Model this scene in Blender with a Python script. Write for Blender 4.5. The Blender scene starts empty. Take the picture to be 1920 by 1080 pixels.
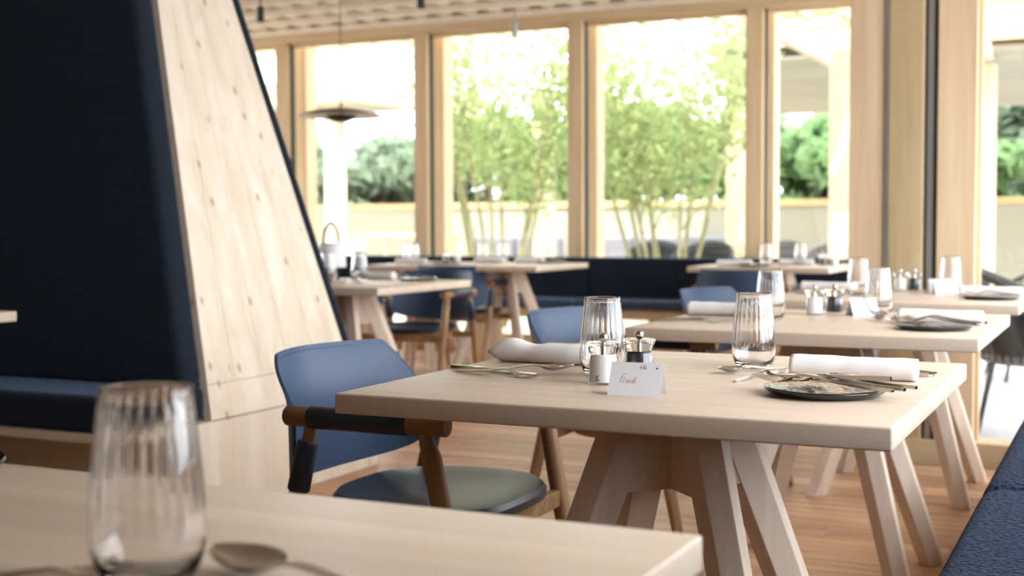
import bpy, bmesh, math, random
from mathutils import Vector, Matrix, noise
rnd = random.Random(7)
S = bpy.context.scene
COL = S.collection
PI = math.pi

# ------------------------------------------------------------------ camera, world, sun, exposure
cam_d = bpy.data.cameras.new('camera')
cam = bpy.data.objects.new('camera', cam_d)
COL.objects.link(cam)
S.camera = cam
cam_d.sensor_width = 36.0
cam_d.lens = 36.0 * 2438.25 / 1920.0
pitch, roll, yaw = math.radians(2.8437), math.radians(-0.22805), math.radians(25.4547)
fw = Vector((-math.sin(yaw) * math.cos(pitch), math.cos(yaw) * math.cos(pitch), -math.sin(pitch)))
rt0 = Vector((math.cos(yaw), math.sin(yaw), 0.0))
up0 = rt0.cross(fw)
rt = math.cos(roll) * rt0 + math.sin(roll) * up0
up = -math.sin(roll) * rt0 + math.cos(roll) * up0
cam.matrix_world = Matrix(((rt.x, up.x, -fw.x, 0.0), (rt.y, up.y, -fw.y, 0.0), (rt.z, up.z, -fw.z, 1.036), (0, 0, 0, 1)))
cam_d.clip_start = 0.05
cam_d.dof.use_dof = True
cam_d.dof.focus_distance = 2.22
cam_d.dof.aperture_fstop = 4.2

world = bpy.data.worlds.new('sky')
S.world = world
world.use_nodes = True
wn = world.node_tree
bg = wn.nodes['Background']
bg.inputs[0].default_value = (0.86, 0.93, 1.0, 1)
bg.inputs[1].default_value = 2.9

sun_d = bpy.data.lights.new('sun', 'SUN')
sun_d.energy = 1.7
sun_d.angle = math.radians(0.6)
sun_d.color = (1.0, 0.94, 0.85)
sun = bpy.data.objects.new('sun', sun_d)
COL.objects.link(sun)
sun.rotation_euler = Vector((-0.28, 0.55, -0.80)).to_track_quat('-Z', 'Y').to_euler()

def portal(name, loc, size, direction):
    d = bpy.data.lights.new(name, 'AREA')
    d.shape = 'RECTANGLE'
    d.size, d.size_y = size
    d.cycles.is_portal = True
    o = bpy.data.objects.new(name, d)
    COL.objects.link(o)
    o.location = loc
    o.rotation_euler = Vector(direction).to_track_quat('-Z', 'Z').to_euler()
portal('portal_far_windows', (-4.9, 9.52, 1.35), (7.8, 2.6), (0, -1, 0))
portal('portal_return_glass', (-1.02, 7.6, 1.35), (3.3, 2.6), (-1, 0, 0))
portal('portal_terrace_window', (0.0, 6.06, 1.35), (2.0, 2.6), (0, -1, 0))
portal('portal_added_left_windows', (-9.65, 7.2, 1.55), (4.4, 2.1), (1, 0, 0))  # for the unseen left windows, added as a rear light source
portal('portal_bench_windows', (0.62, 3.45, 1.4), (4.7, 1.8), (-1, 0, 0))

S.view_settings.view_transform = 'Standard'
S.view_settings.look = 'None'
S.view_settings.gamma = 1.0
S.view_settings.use_curve_mapping = False
S.view_settings.exposure = 1.68
cy = S.cycles
cy.use_denoising = True
cy.denoiser = 'OPENIMAGEDENOISE'
cy.max_bounces = 14
cy.diffuse_bounces = 5
cy.glossy_bounces = 5
cy.transmission_bounces = 12
cy.transparent_max_bounces = 16
cy.sample_clamp_indirect = 8.0
cy.caustics_reflective = False

# ------------------------------------------------------------------ materials
def lin(r, g, b):
    f = lambda c: (c / 255 / 12.92) if c / 255 <= 0.04045 else ((c / 255 + 0.055) / 1.055) ** 2.4
    return (f(r), f(g), f(b), 1.0)

def newmat(name):
    m = bpy.data.materials.new(name)
    m.use_nodes = True
    nt = m.node_tree
    return m, nt, nt.nodes['Principled BSDF'], nt.nodes['Material Output']

def plain(name, col, rough=0.5, metal=0.0, spec=0.5, bump=None, noise_amt=0.0, noise_scale=30.0, emit=None):
    m, nt, p, out = newmat(name)
    p.inputs['Base Color'].default_value = col
    p.inputs['Roughness'].default_value = rough
    p.inputs['Metallic'].default_value = metal
    p.inputs['Specular IOR Level'].default_value = spec
    tc = nt.nodes.new('ShaderNodeTexCoord')
    if noise_amt:
        n = nt.nodes.new('ShaderNodeTexNoise'); n.inputs['Scale'].default_value = noise_scale
        n.inputs['Detail'].default_value = 4
        nt.links.new(tc.outputs['Object'], n.inputs['Vector'])
        mx = nt.nodes.new('ShaderNodeMix'); mx.data_type = 'RGBA'
        mx.inputs['A'].default_value = tuple(c * (1 - noise_amt) for c in col[:3]) + (1,)
        mx.inputs['B'].default_value = tuple(min(1, c * (1 + noise_amt)) for c in col[:3]) + (1,)
        nt.links.new(n.outputs['Fac'], mx.inputs['Factor'])
        nt.links.new(mx.outputs['Result'], p.inputs['Base Color'])
    if bump:
        n2 = nt.nodes.new('ShaderNodeTexNoise'); n2.inputs['Scale'].default_value = bump[0]
        n2.inputs['Detail'].default_value = 3
        nt.links.new(tc.outputs['Object'], n2.inputs['Vector'])
        b = nt.nodes.new('ShaderNodeBump'); b.inputs['Strength'].default_value = bump[1]
        b.inputs['Distance'].default_value = bump[2]
        nt.links.new(n2.outputs['Fac'], b.inputs['Height'])
        nt.links.new(b.outputs['Normal'], p.inputs['Normal'])
    if emit:
        p.inputs['Emission Color'].default_value = emit[0]
        p.inputs['Emission Strength'].default_value = emit[1]
    return m

def wood(name, dark, light, axis='X', rough=0.5, grain=1.0, knots=0.0, per_object=0.0, staves=None, spec=0.4):
    m, nt, p, out = newmat(name)
    N, L = nt.nodes, nt.links
    tc = N.new('ShaderNodeTexCoord')
    mp = N.new('ShaderNodeMapping')
    s = {'X': (0.8, 14, 14), 'Y': (14, 0.8, 14), 'Z': (14, 14, 0.8)}[axis]
    mp.inputs['Scale'].default_value = [v * grain for v in s]
    L.new(tc.outputs['Object'], mp.inputs['Vector'])
    oi = N.new('ShaderNodeObjectInfo')
    if per_object:
        add = N.new('ShaderNodeVectorMath'); add.operation = 'MULTIPLY_ADD'
        L.new(oi.outputs['Random'], add.inputs[0]); add.inputs[1].default_value = (31, 17, 23)
        L.new(mp.outputs['Vector'], add.inputs[2])
        vec = add.outputs['Vector']
    else:
        vec = mp.outputs['Vector']
    n1 = N.new('ShaderNodeTexNoise'); n1.inputs['Scale'].default_value = 1.6; n1.inputs['Detail'].default_value = 6
    n1.inputs['Distortion'].default_value = 0.6
    L.new(vec, n1.inputs['Vector'])
    n2 = N.new('ShaderNodeTexNoise'); n2.inputs['Scale'].default_value = 9; n2.inputs['Detail'].default_value = 3
    L.new(vec, n2.inputs['Vector'])
    mm = N.new('ShaderNodeMath'); mm.operation = 'MULTIPLY_ADD'; mm.inputs[1].default_value = 0.25
    L.new(n2.outputs['Fac'], mm.inputs[0]); L.new(n1.outputs['Fac'], mm.inputs[2])
    mr = N.new('ShaderNodeMapRange'); mr.inputs['From Min'].default_value = 0.38; mr.inputs['From Max'].default_value = 0.85
    L.new(mm.outputs['Value'], mr.inputs['Value'])
    mx = N.new('ShaderNodeMix'); mx.data_type = 'RGBA'
    mx.inputs['A'].default_value = light; mx.inputs['B'].default_value = dark
    L.new(mr.outputs['Result'], mx.inputs['Factor'])
    col = mx.outputs['Result']
    if knots:
        mk = N.new('ShaderNodeMapping')
        ks = {'X': (2.6, 5.2, 5.2), 'Y': (5.2, 2.6, 5.2), 'Z': (5.2, 5.2, 2.6)}[axis]
        mk.inputs['Scale'].default_value = ks
        L.new(tc.outputs['Object'], mk.inputs['Vector'])
        vo = N.new('ShaderNodeTexVoronoi'); vo.inputs['Scale'].default_value = 1.0 * knots
        L.new(mk.outputs['Vector'], vo.inputs['Vector'])
        kr = N.new('ShaderNodeMapRange'); kr.inputs['From Min'].default_value = 0.045; kr.inputs['From Max'].default_value = 0.16
        kr.inputs['To Min'].default_value = 0.75; kr.inputs['To Max'].default_value = 0.0
        L.new(vo.outputs['Distance'], kr.inputs['Value'])
        kx = N.new('ShaderNodeMix'); kx.data_type = 'RGBA'
        kx.inputs['B'].default_value = lin(150, 104, 62)
        L.new(kr.outputs['Result'], kx.inputs['Factor']); L.new(col, kx.inputs['A'])
        col = kx.outputs['Result']
    if staves:
        sp = N.new('ShaderNodeSeparateXYZ'); L.new(tc.outputs['Object'], sp.inputs[0])
        dv = N.new('ShaderNodeMath'); dv.operation = 'MULTIPLY'; dv.inputs[1].default_value = 1.0 / staves
        L.new(sp.outputs[1], dv.inputs[0])
        fl = N.new('ShaderNodeMath'); fl.operation = 'FLOOR'; L.new(dv.outputs[0], fl.inputs[0])
        wnz = N.new('ShaderNodeTexWhiteNoise'); wnz.noise_dimensions = '1D'; L.new(fl.outputs[0], wnz.inputs['W'])
        hs = N.new('ShaderNodeHueSaturation')
        vr = N.new('ShaderNodeMapRange'); vr.inputs['To Min'].default_value = 0.93; vr.inputs['To Max'].default_value = 1.05
        L.new(wnz.outputs['Value'], vr.inputs['Value']); L.new(vr.outputs['Result'], hs.inputs['Value'])
        L.new(col, hs.inputs['Color']); col = hs.outputs['Color']
    if per_object:
        hs = N.new('ShaderNodeHueSaturation')
        vr = N.new('ShaderNodeMapRange'); vr.inputs['To Min'].default_value = 1 - per_object; vr.inputs['To Max'].default_value = 1 + per_object
        L.new(oi.outputs['Random'], vr.inputs['Value']); L.new(vr.outputs['Result'], hs.inputs['Value'])
        L.new(col, hs.inputs['Color']); col = hs.outputs['Color']
    L.new(col, p.inputs['Base Color'])
    p.inputs['Roughness'].default_value = rough
    p.inputs['Specular IOR Level'].default_value = spec
    b = N.new('ShaderNodeBump'); b.inputs['Strength'].default_value = 0.12; b.inputs['Distance'].default_value = 0.002
    L.new(n2.outputs['Fac'], b.inputs['Height']); L.new(b.outputs['Normal'], p.inputs['Normal'])
    return m

def glass(name, ior=1.5, col=(1, 1, 1, 1), rough=0.0):
    m, nt, p, out = newmat(name)
    nt.nodes.remove(p)
    g = nt.nodes.new('ShaderNodeBsdfGlass'); g.inputs['IOR'].default_value = ior
    g.inputs['Color'].default_value = col; g.inputs['Roughness'].default_value = rough
    nt.links.new(g.outputs[0], out.inputs['Surface'])
    return m

def window_glass(name, tint=(0.97, 0.985, 0.975, 1)):
    m, nt, p, out = newmat(name)
    nt.nodes.remove(p)
    t = nt.nodes.new('ShaderNodeBsdfTransparent'); t.inputs['Color'].default_value = tint
    g = nt.nodes.new('ShaderNodeBsdfGlossy'); g.inputs['Roughness'].default_value = 0.0
    f = nt.nodes.new('ShaderNodeFresnel')
    ge = nt.nodes.new('ShaderNodeNewGeometry')          # thin sheet: both faces reflect like the outer one
    io = nt.nodes.new('ShaderNodeMapRange'); io.inputs['To Min'].default_value = 1.5; io.inputs['To Max'].default_value = 1 / 1.5
    nt.links.new(ge.outputs['Backfacing'], io.inputs['Value']); nt.links.new(io.outputs['Result'], f.inputs['IOR'])
    mx = nt.nodes.new('ShaderNodeMixShader')
    nt.links.new(f.outputs[0], mx.inputs['Fac']); nt.links.new(t.outputs[0], mx.inputs[1]); nt.links.new(g.outputs[0], mx.inputs[2])
    nt.links.new(mx.outputs[0], out.inputs['Surface'])
    return m

def fabric(name, dark, light, scale=260.0, bump=0.6, dist=0.003, rough=0.95, sheen=0.3):
    m, nt, p, out = newmat(name)
    N, L = nt.nodes, nt.links
    tc = N.new('ShaderNodeTexCoord')
    n = N.new('ShaderNodeTexNoise'); n.inputs['Scale'].default_value = scale; n.inputs['Detail'].default_value = 3
    L.new(tc.outputs['Object'], n.inputs['Vector'])
    mr = N.new('ShaderNodeMapRange'); mr.inputs['From Min'].default_value = 0.35; mr.inputs['From Max'].default_value = 0.65
    L.new(n.outputs['Fac'], mr.inputs['Value'])
    mx = N.new('ShaderNodeMix'); mx.data_type = 'RGBA'
    mx.inputs['A'].default_value = dark; mx.inputs['B'].default_value = light
    L.new(mr.outputs['Result'], mx.inputs['Factor']); L.new(mx.outputs['Result'], p.inputs['Base Color'])
    b = N.new('ShaderNodeBump'); b.inputs['Strength'].default_value = bump; b.inputs['Distance'].default_value = dist
    L.new(n.outputs['Fac'], b.inputs['Height']); L.new(b.outputs['Normal'], p.inputs['Normal'])
    p.inputs['Roughness'].default_value = rough
    p.inputs['Sheen Weight'].default_value = sheen
    p.inputs['Sheen Roughness'].default_value = 0.5
    p.inputs['Sheen Tint'].default_value = (0.45, 0.6, 0.9, 1)
    p.inputs['Specular IOR Level'].default_value = 0.15
    return m

def leafmat(name, a, b_):
    m, nt, p, out = newmat(name)
    N, L = nt.nodes, nt.links
    tc = N.new('ShaderNodeTexCoord')
    n = N.new('ShaderNodeTexNoise'); n.inputs['Scale'].default_value = 3.0; n.inputs['Detail'].default_value = 5
    L.new(tc.outputs['Object'], n.inputs['Vector'])
    mx = N.new('ShaderNodeMix'); mx.data_type = 'RGBA'; mx.inputs['A'].default_value = a; mx.inputs['B'].default_value = b_
    L.new(n.outputs['Fac'], mx.inputs['Factor'])
    d = N.new('ShaderNodeBsdfDiffuse'); t = N.new('ShaderNodeBsdfTranslucent')
    L.new(mx.outputs['Result'], d.inputs['Color']); L.new(mx.outputs['Result'], t.inputs['Color'])
    s = N.new('ShaderNodeMixShader'); s.inputs['Fac'].default_value = 0.4
    L.new(d.outputs[0], s.inputs[1]); L.new(t.outputs[0], s.inputs[2]); L.new(s.outputs[0], out.inputs['Surface'])
    nt.nodes.remove(p)
    return m

M = {}
M['table_x'] = wood('pale_maple_along_x', lin(200, 178, 157), lin(214, 196, 179), 'X', 0.42, 0.8, staves=0.052)
M['table_z'] = wood('pale_maple_upright', lin(200, 178, 158), lin(218, 200, 182), 'Z', 0.5, 1.0)
M['spruce'] = wood('spruce_panel', lin(218, 200, 176), lin(238, 226, 210), 'Z', 0.6, 0.55, knots=2.3)
M['spruce_x'] = wood('spruce_board', lin(206, 186, 160), lin(230, 214, 194), 'X', 0.6, 0.55, knots=1.2)
M['ply_edge'] = wood('plywood_edge', lin(120, 88, 58), lin(160, 124, 88), 'Z', 0.7)
M['oak'] = wood('oak_chair', lin(116, 84, 54), lin(164, 126, 86), 'Z', 0.5, 1.4)
M['oak_x'] = wood('oak_rail', lin(116, 84, 54), lin(164, 126, 86), 'X', 0.5, 1.4)
M['frame'] = wood('window_timber', lin(200, 172, 134), lin(224, 200, 166), 'Z', 0.55, 0.9)
M['frame_x'] = wood('window_timber_across', lin(200, 172, 134), lin(224, 200, 166), 'X', 0.55, 0.9)
M['post'] = wood('timber_post', lin(196, 166, 132), lin(220, 196, 164), 'Z', 0.6, 0.6, knots=0.8)
M['out_post'] = wood('terrace_timber', lin(222, 194, 160), lin(238, 218, 190), 'Z', 0.7, 0.7)
M['out_beam'] = wood('terrace_beam_timber', lin(206, 164, 116), lin(228, 196, 154), 'X', 0.7, 0.7)
M['out_beam_y'] = wood('terrace_rafter_timber', lin(222, 194, 160), lin(238, 218, 190), 'Y', 0.7, 0.7)
M['soffit'] = wood('pale_grey_soffit_board', lin(168, 162, 152), lin(198, 192, 182), 'X', 0.8, 0.6, per_object=0.06)
M['ceil'] = wood('ceiling_lattice_timber', lin(240, 230, 214), lin(250, 244, 234), 'X', 0.7, 0.6)
M['ceil_y'] = wood('ceiling_slat_timber', lin(224, 206, 178), lin(242, 228, 206), 'Y', 0.7, 0.6)
M['ceil_panel'] = wood('ceiling_panel', lin(186, 156, 120), lin(206, 178, 142), 'X', 0.8, 0.5)
M['floor'] = wood('larch_plank', lin(158, 112, 80), lin(206, 164, 128), 'X', 0.42, 0.9, per_object=0.24)
M['subfloor'] = plain('subfloor', lin(70, 50, 36), 0.9)
M['navy'] = fabric('navy_felt', lin(14, 18, 24), lin(30, 37, 49), 220, sheen=0.22)
M['boucle'] = fabric('navy_boucle', lin(6, 9, 16), lin(50, 66, 94), 95, 1.0, 0.02, sheen=0.12)
M['leather'] = plain('blue_leather', lin(46, 69, 101), 0.45, 0, 0.5, bump=(350, 0.15, 0.001))
M['leather_dark'] = plain('dark_navy_leather', lin(22, 34, 52), 0.35, 0, 0.5, bump=(350, 0.15, 0.001))
M['stitch'] = plain('navy_thread', lin(16, 26, 46), 0.8)
M['steel'] = plain('brushed_steel', (0.62, 0.59, 0.55, 1), 0.16, 1.0)
M['alu'] = plain('window_aluminium', (0.42, 0.42, 0.42, 1), 0.4, 1.0)
M['black_metal'] = plain('black_metal', lin(24, 24, 26), 0.45)
M['gasket'] = plain('dark_gasket', lin(58, 56, 52), 0.6)
M['lamp_under'] = plain('lamp_underside', lin(196, 184, 172), 0.5)
M['lamp_top'] = plain('lamp_dark_veneer', lin(44, 34, 30), 0.4)
M['glass'] = glass('tumbler_glass', 1.5)
M['acrylic'] = glass('clear_acrylic', 1.46)
M['pane'] = window_glass('window_pane')
M['clear_shell'] = window_glass('clear_mill_shell', (0.99, 0.99, 0.99, 1))
M['pane_tinted'] = window_glass('green_tinted_pane', (0.975, 0.98, 0.945, 1))
M['cloth'] = plain('white_linen', lin(236, 232, 230), 0.9, 0, 0.2, bump=(900, 0.25, 0.0008), noise_amt=0.02)
M['paper'] = plain('white_card', lin(238, 238, 242), 0.8, 0, 0.2)
M['red_ink'] = plain('red_ink', lin(140, 34, 48), 0.7)
M['black_ink'] = plain('black_ink', lin(28, 28, 32), 0.7)
M['salt'] = plain('white_salt', lin(240, 238, 238), 0.8)
M['pepper'] = plain('black_peppercorns', lin(12, 14, 20), 0.35, bump=(500, 0.5, 0.002))
M['emblem'] = plain('grey_emblem_print', lin(120, 118, 118), 0.6)
M['plate'] = plain('black_stoneware', lin(20, 22, 26), 0.12, 0, 0.8)
M['plate_rim'] = plain('black_glaze_rim', lin(18, 20, 26), 0.35, 0, 0.6)
M['lampshade'] = plain('white_frosted_shade', lin(232, 230, 230), 0.5)
M['tan_leather'] = plain('tan_leather_strap', lin(122, 78, 44), 0.5)
M['render_wall'] = plain('cream_render', lin(168, 161, 146), 0.9, 0, 0.2, noise_amt=0.03, noise_scale=8)
M['white_wall'] = plain('white_plaster', lin(236, 230, 220), 0.9, 0, 0.2, noise_amt=0.02, noise_scale=5)
M['back_wall'] = plain('greige_plaster', lin(176, 166, 152), 0.9, 0, 0.2)
M['terrace'] = plain('pale_terrace_concrete', lin(196, 196, 200), 0.8, 0, 0.2, noise_amt=0.06, noise_scale=6)
M['gravel'] = plain('pale_gravel', lin(190, 184, 168), 0.9, 0, 0.2, noise_amt=0.2, noise_scale=60, bump=(90, 0.6, 0.01))
M['bark'] = plain('pale_green_bark', lin(150, 146, 112), 0.8, noise_amt=0.25, noise_scale=20)
M['bark_dark'] = plain('brown_bark', lin(92, 78, 62), 0.9, noise_amt=0.25, noise_scale=8)
M['leaf'] = leafmat('fresh_leaf', lin(140, 154, 100), lin(186, 196, 144))
M['leaf_mid'] = leafmat('mid_green_leaf', lin(100, 132, 88), lin(150, 172, 122))
M['leaf_hazed'] = leafmat('hazy_green_leaf', lin(108, 122, 100), lin(150, 162, 138))  # distance haze put into the pale greyish leaf colour
M['grass'] = leafmat('grass_blade', lin(128, 160, 70), lin(170, 190, 98))
M['wicker'] = plain('black_rope_weave', lin(40, 40, 44), 0.6, bump=(200, 0.6, 0.003))
M['grey_weave'] = plain('grey_rope_weave', lin(86, 84, 88), 0.7, bump=(200, 0.6, 0.003))
M['woven_dark'] = plain('dark_rope_shell', lin(52, 52, 56), 0.75, bump=(160, 0.8, 0.004))
M['grey_cushion'] = plain('grey_outdoor_cushion', lin(128, 124, 128), 0.9, bump=(150, 0.3, 0.002))
M['warm_led'] = plain('warm_lamp_disc', (1, 0.8, 0.55, 1), 0.5, emit=((1.0, 0.72, 0.42, 1), 30.0))

# ------------------------------------------------------------------ geometry helpers
def box(bm, x0, x1, y0, y1, z0, z1, bev=0.0, seg=2, mtx=None):
    r = bmesh.ops.create_cube(bm, size=1.0)
    vs = r['verts']
    m = Matrix.Translation(((x0 + x1) / 2, (y0 + y1) / 2, (z0 + z1) / 2)) @ Matrix.Diagonal((x1 - x0, y1 - y0, z1 - z0, 1))
    if mtx is not None: m = mtx @ m
    bmesh.ops.transform(bm, matrix=m, verts=vs)
    if bev:
        es = list({e for v in vs for e in v.link_edges})
        bmesh.ops.bevel(bm, geom=es, offset=bev, segments=seg, profile=0.5, affect='EDGES')

def prism(bm, pts_a, pts_b, bev=0.0):
    """Closed solid between two matching 3-D polygons."""
    a = [bm.verts.new(p) for p in pts_a]
    b = [bm.verts.new(p) for p in pts_b]
    n = len(a)
    fs = [bm.faces.new(a), bm.faces.new(list(reversed(b)))]
    for i in range(n):
        fs.append(bm.faces.new((a[i], b[i], b[(i + 1) % n], a[(i + 1) % n])))
    bmesh.ops.recalc_face_normals(bm, faces=fs)
    if bev:
        es = list({e for v in a + b for e in v.link_edges})
        bmesh.ops.bevel(bm, geom=es, offset=bev, segments=2, profile=0.5, affect='EDGES')

def tube(bm, pts, rad, n=12, cap=True, squash=None):
    pts = [Vector(p) for p in pts]
    if not hasattr(rad, '__len__'): rad = [rad] * len(pts)
    rings, prev = [], None
    for i, p in enumerate(pts):
        t = (pts[min(i + 1, len(pts) - 1)] - pts[max(i - 1, 0)]).normalized()
        if prev is None:
            a = Vector((0, 0, 1)) if abs(t.z) < 0.9 else Vector((1, 0, 0))
            u = t.cross(a).normalized()
        else:
            u = (prev - t * prev.dot(t)).normalized()
        prev = u
        v = t.cross(u)
        sq = squash or (1, 1)
        rings.append([bm.verts.new(p + (u * math.cos(2 * PI * k / n) * sq[0] + v * math.sin(2 * PI * k / n) * sq[1]) * rad[i]) for k in range(n)])
    for a, b in zip(rings, rings[1:]):
        for k in range(n):
            f = bm.faces.new((a[k], a[(k + 1) % n], b[(k + 1) % n], b[k])); f.smooth = True
    if cap:
        bm.faces.new(list(reversed(rings[0]))); bm.faces.new(rings[-1])

def lathe(bm, prof, n=32, c=(0, 0, 0), closed=False):
    rings = []
    for r, z in prof:
        if r <= 1e-6: rings.append([bm.verts.new((c[0], c[1], c[2] + z))])
        else: rings.append([bm.verts.new((c[0] + r * math.cos(2 * PI * k / n), c[1] + r * math.sin(2 * PI * k / n), c[2] + z)) for k in range(n)])
    pairs = list(zip(rings, rings[1:])) + ([(rings[-1], rings[0])] if closed else [])
    for a, b in pairs:
        for k in range(n):
            k2 = (k + 1) % n
            if len(a) == 1 and len(b) == 1: continue
            if len(a) == 1: f = bm.faces.new((a[0], b[k], b[k2]))
            elif len(b) == 1: f = bm.faces.new((a[k], a[k2], b[0]))
            else: f = bm.faces.new((a[k], a[k2], b[k2], b[k]))
            f.smooth = True

def sheet(bm, fn, nu, nv, thick, smooth=True):
    """Surface fn(u,v)->Vector for u,v in 0..1 given a thickness along its normal."""
    P = [[Vector(fn(i / nu, j / nv)) for j in range(nv + 1)] for i in range(nu + 1)]
    def nrm(i, j):
        a = P[min(i + 1, nu)][j] - P[max(i - 1, 0)][j]
        b = P[i][min(j + 1, nv)] - P[i][max(j - 1, 0)]
        c = a.cross(b)
        return c.normalized() if c.length > 1e-12 else Vector((0, 0, 1))
    T = [[bm.verts.new(P[i][j] + nrm(i, j) * thick / 2) for j in range(nv + 1)] for i in range(nu + 1)]
    B = [[bm.verts.new(P[i][j] - nrm(i, j) * thick / 2) for j in range(nv + 1)] for i in range(nu + 1)]
    for i in range(nu):
        for j in range(nv):
            f = bm.faces.new((T[i][j], T[i + 1][j], T[i + 1][j + 1], T[i][j + 1])); f.smooth = smooth
            f = bm.faces.new((B[i][j], B[i][j + 1], B[i + 1][j + 1], B[i + 1][j])); f.smooth = smooth
    for i in range(nu):
        bm.faces.new((T[i][0], B[i][0], B[i + 1][0], T[i + 1][0]))
        bm.faces.new((T[i][nv], T[i + 1][nv], B[i + 1][nv], B[i][nv]))
    for j in range(nv):
        bm.faces.new((T[0][j], T[0][j + 1], B[0][j + 1], B[0][j]))
        bm.faces.new((T[nu][j], B[nu][j], B[nu][j + 1], T[nu][j + 1]))

CACHE = {}
def mesh(key, fn, mat, smooth=None):
    k = (key, mat)
    if k in CACHE: return CACHE[k]
    bm = bmesh.new()
    fn(bm)
    bmesh.ops.recalc_face_normals(bm, faces=bm.faces)
    me = bpy.data.meshes.new(key)
    if smooth is not None:
        for f in bm.faces: f.smooth = smooth
    bm.to_mesh(me); bm.free()
    me.materials.append(M[mat])
    if smooth:
        me.set_sharp_from_angle(angle=math.radians(40))
    CACHE[k] = me
    return me

def obj(name, me, parent=None, loc=(0, 0, 0), rot=(0, 0, 0), scale=None):
    o = bpy.data.objects.new(name, me)
    COL.objects.link(o)
    o.location = loc; o.rotation_euler = rot
    if scale: o.scale = scale
    if parent is not None: o.parent = parent
    return o

def tag(o, label, cat, group=None):
    o['label'] = label; o['category'] = cat
    if group: o['group'] = group
    return o

def thing(name, label, cat, loc=(0, 0, 0), rz=0.0, group=None):
    o = bpy.data.objects.new(name, None); COL.objects.link(o)
    o.empty_display_size = 0.1
    o.location = loc; o.rotation_euler = (0, 0, rz)
    return tag(o, label, cat, group)

def struct(name, me=None, parent=None, **k):
    o = obj(name, me, parent, **k)
    if parent is None: o['kind'] = 'structure'
    return o

_uid = [0]
def uniq(p):
    _uid[0] += 1
    return p + '_%d' % _uid[0]

def bx(name, mat, x0, x1, y0, y1, z0, z1, parent=None, bev=0.0, seg=2):
    return obj(name, mesh(uniq(name), lambda bm: box(bm, x0, x1, y0, y1, z0, z1, bev, seg), mat), parent)

def sbx(name, mat, *a, **k):
    o = bx(name, mat, *a, **k)
    if o.parent is None: o['kind'] = 'structure'
    return o

# ------------------------------------------------------------------ the setting: floor
CEIL = 2.66
fl = sbx('floor', 'subfloor', -9.6, 0.75, -3.4, 9.5, -0.12, -0.022)
plank_lens = [1.7, 2.1, 2.5, 2.9]
for r in range(56):
    y = 0.45 + r * 0.16
    x = -7.4 - rnd.random() * 2.0
    while x < 0.55:
        Lp = rnd.choice(plank_lens)
        if y > 5.7: Lp = min(Lp, round(-1.14 - x, 3))
        if Lp < 0.1: break
        me = mesh('plank_%g' % Lp, lambda bm: box(bm, 0.001, Lp - 0.001, 0.0018, 0.1582, -0.022, 0.0, 0.0015, 1), 'floor')
        if x + Lp > -7.2:
            o = obj('plank', me, fl, (x, y, 0.0))
        x += Lp
# back and side walls of the room (behind and left of the camera); left windows added to light the rear
sbx('wall_back', 'white_wall', -9.6, 0.75, -3.5, -3.4, -0.1, 2.9)
o = sbx('wall_left', 'white_wall', -9.7, -9.6, -3.5, 9.5, -0.1, 0.5)
bx('lintel', 'frame', -9.7, -9.6, 5.0, 9.5, 2.6, 2.9, o)  # lintel, pier and mullions frame the added, unseen window opening
bx('pier', 'white_wall', -9.7, -9.6, -3.5, 5.0, 0.5, 2.9, o)
for k in range(4):
    bx('mullion', 'frame', -9.7, -9.6, 5.0 + k * 1.46, 5.12 + k * 1.46, 0.5, 2.6, o)
sbx('ground_behind', 'gravel', -40, -9.7, -12, 9.6, -0.3, -0.06)
sbx('ground_behind', 'gravel', -9.7, 0.75, -20, -3.5, -0.3, -0.06)

# ceiling with its timber lattice
ce = sbx('ceiling', 'ceil_panel', -9.7, 0.85, -3.5, 9.55, 2.86, 2.98)
for k in range(30):
    y = 9.34 - k * 0.44
    obj('ceiling_batten', mesh('batten', lambda bm: box(bm, -9.6, 0.7, -0.026, 0.026, CEIL, CEIL + 0.045, 0.003, 1), 'ceil'), ce, (0, y, 0))
for k in range(44):
    x = -9.3 + k * 0.226
    obj('ceiling_slat', mesh('slat', lambda bm: box(bm, -0.04, 0.04, -3.3, 9.36, CEIL + 0.045, CEIL + 0.10, 0.004, 1), 'ceil_y'), ce, (x, 0, 0))

# far window wall (y = 9.4): header, sill, mullions, panes
YW = 9.4
MUL = [-9.35, -7.99, -6.652, -5.277, -3.907, -2.493]
sbx('trim_1', 'frame_x', -9.6, -1.0, YW - 0.06, YW + 0.1, 2.59, 2.86, bev=0.004)
sbx('trim_2', 'frame_x', -9.6, -1.0, YW - 0.08, YW + 0.1, -0.1, 0.11, bev=0.004)
for i, x in enumerate(MUL):
    o = sbx('trim_%d' % (3 + i), 'frame', x - 0.062, x + 0.062, YW - 0.05, YW + 0.06, 0.11, 2.59, bev=0.004)
    bx('frame_seal', 'gasket', x + 0.0625, x + 0.078, YW + 0.0, YW + 0.05, 0.11, 2.59, o)
    bx('frame_seal', 'gasket', x - 0.078, x - 0.0625, YW + 0.0, YW + 0.05, 0.11, 2.59, o)
EDGE = MUL + [-1.06]
for i in range(len(EDGE) - 1):
    a, b = EDGE[i] + 0.08, EDGE[i + 1] - 0.08
    w = struct('window_%d' % (i + 1), mesh(uniq('window_frame'), lambda bm: (
        box(bm, a, b, YW + 0.005, YW + 0.05, 0.11, 0.15), box(bm, a, b, YW + 0.005, YW + 0.05, 2.555, 2.59)), 'frame_x'))
    bx('pane', 'pane', a, b, YW + 0.02, YW + 0.026, 0.15, 2.555, w)
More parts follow.
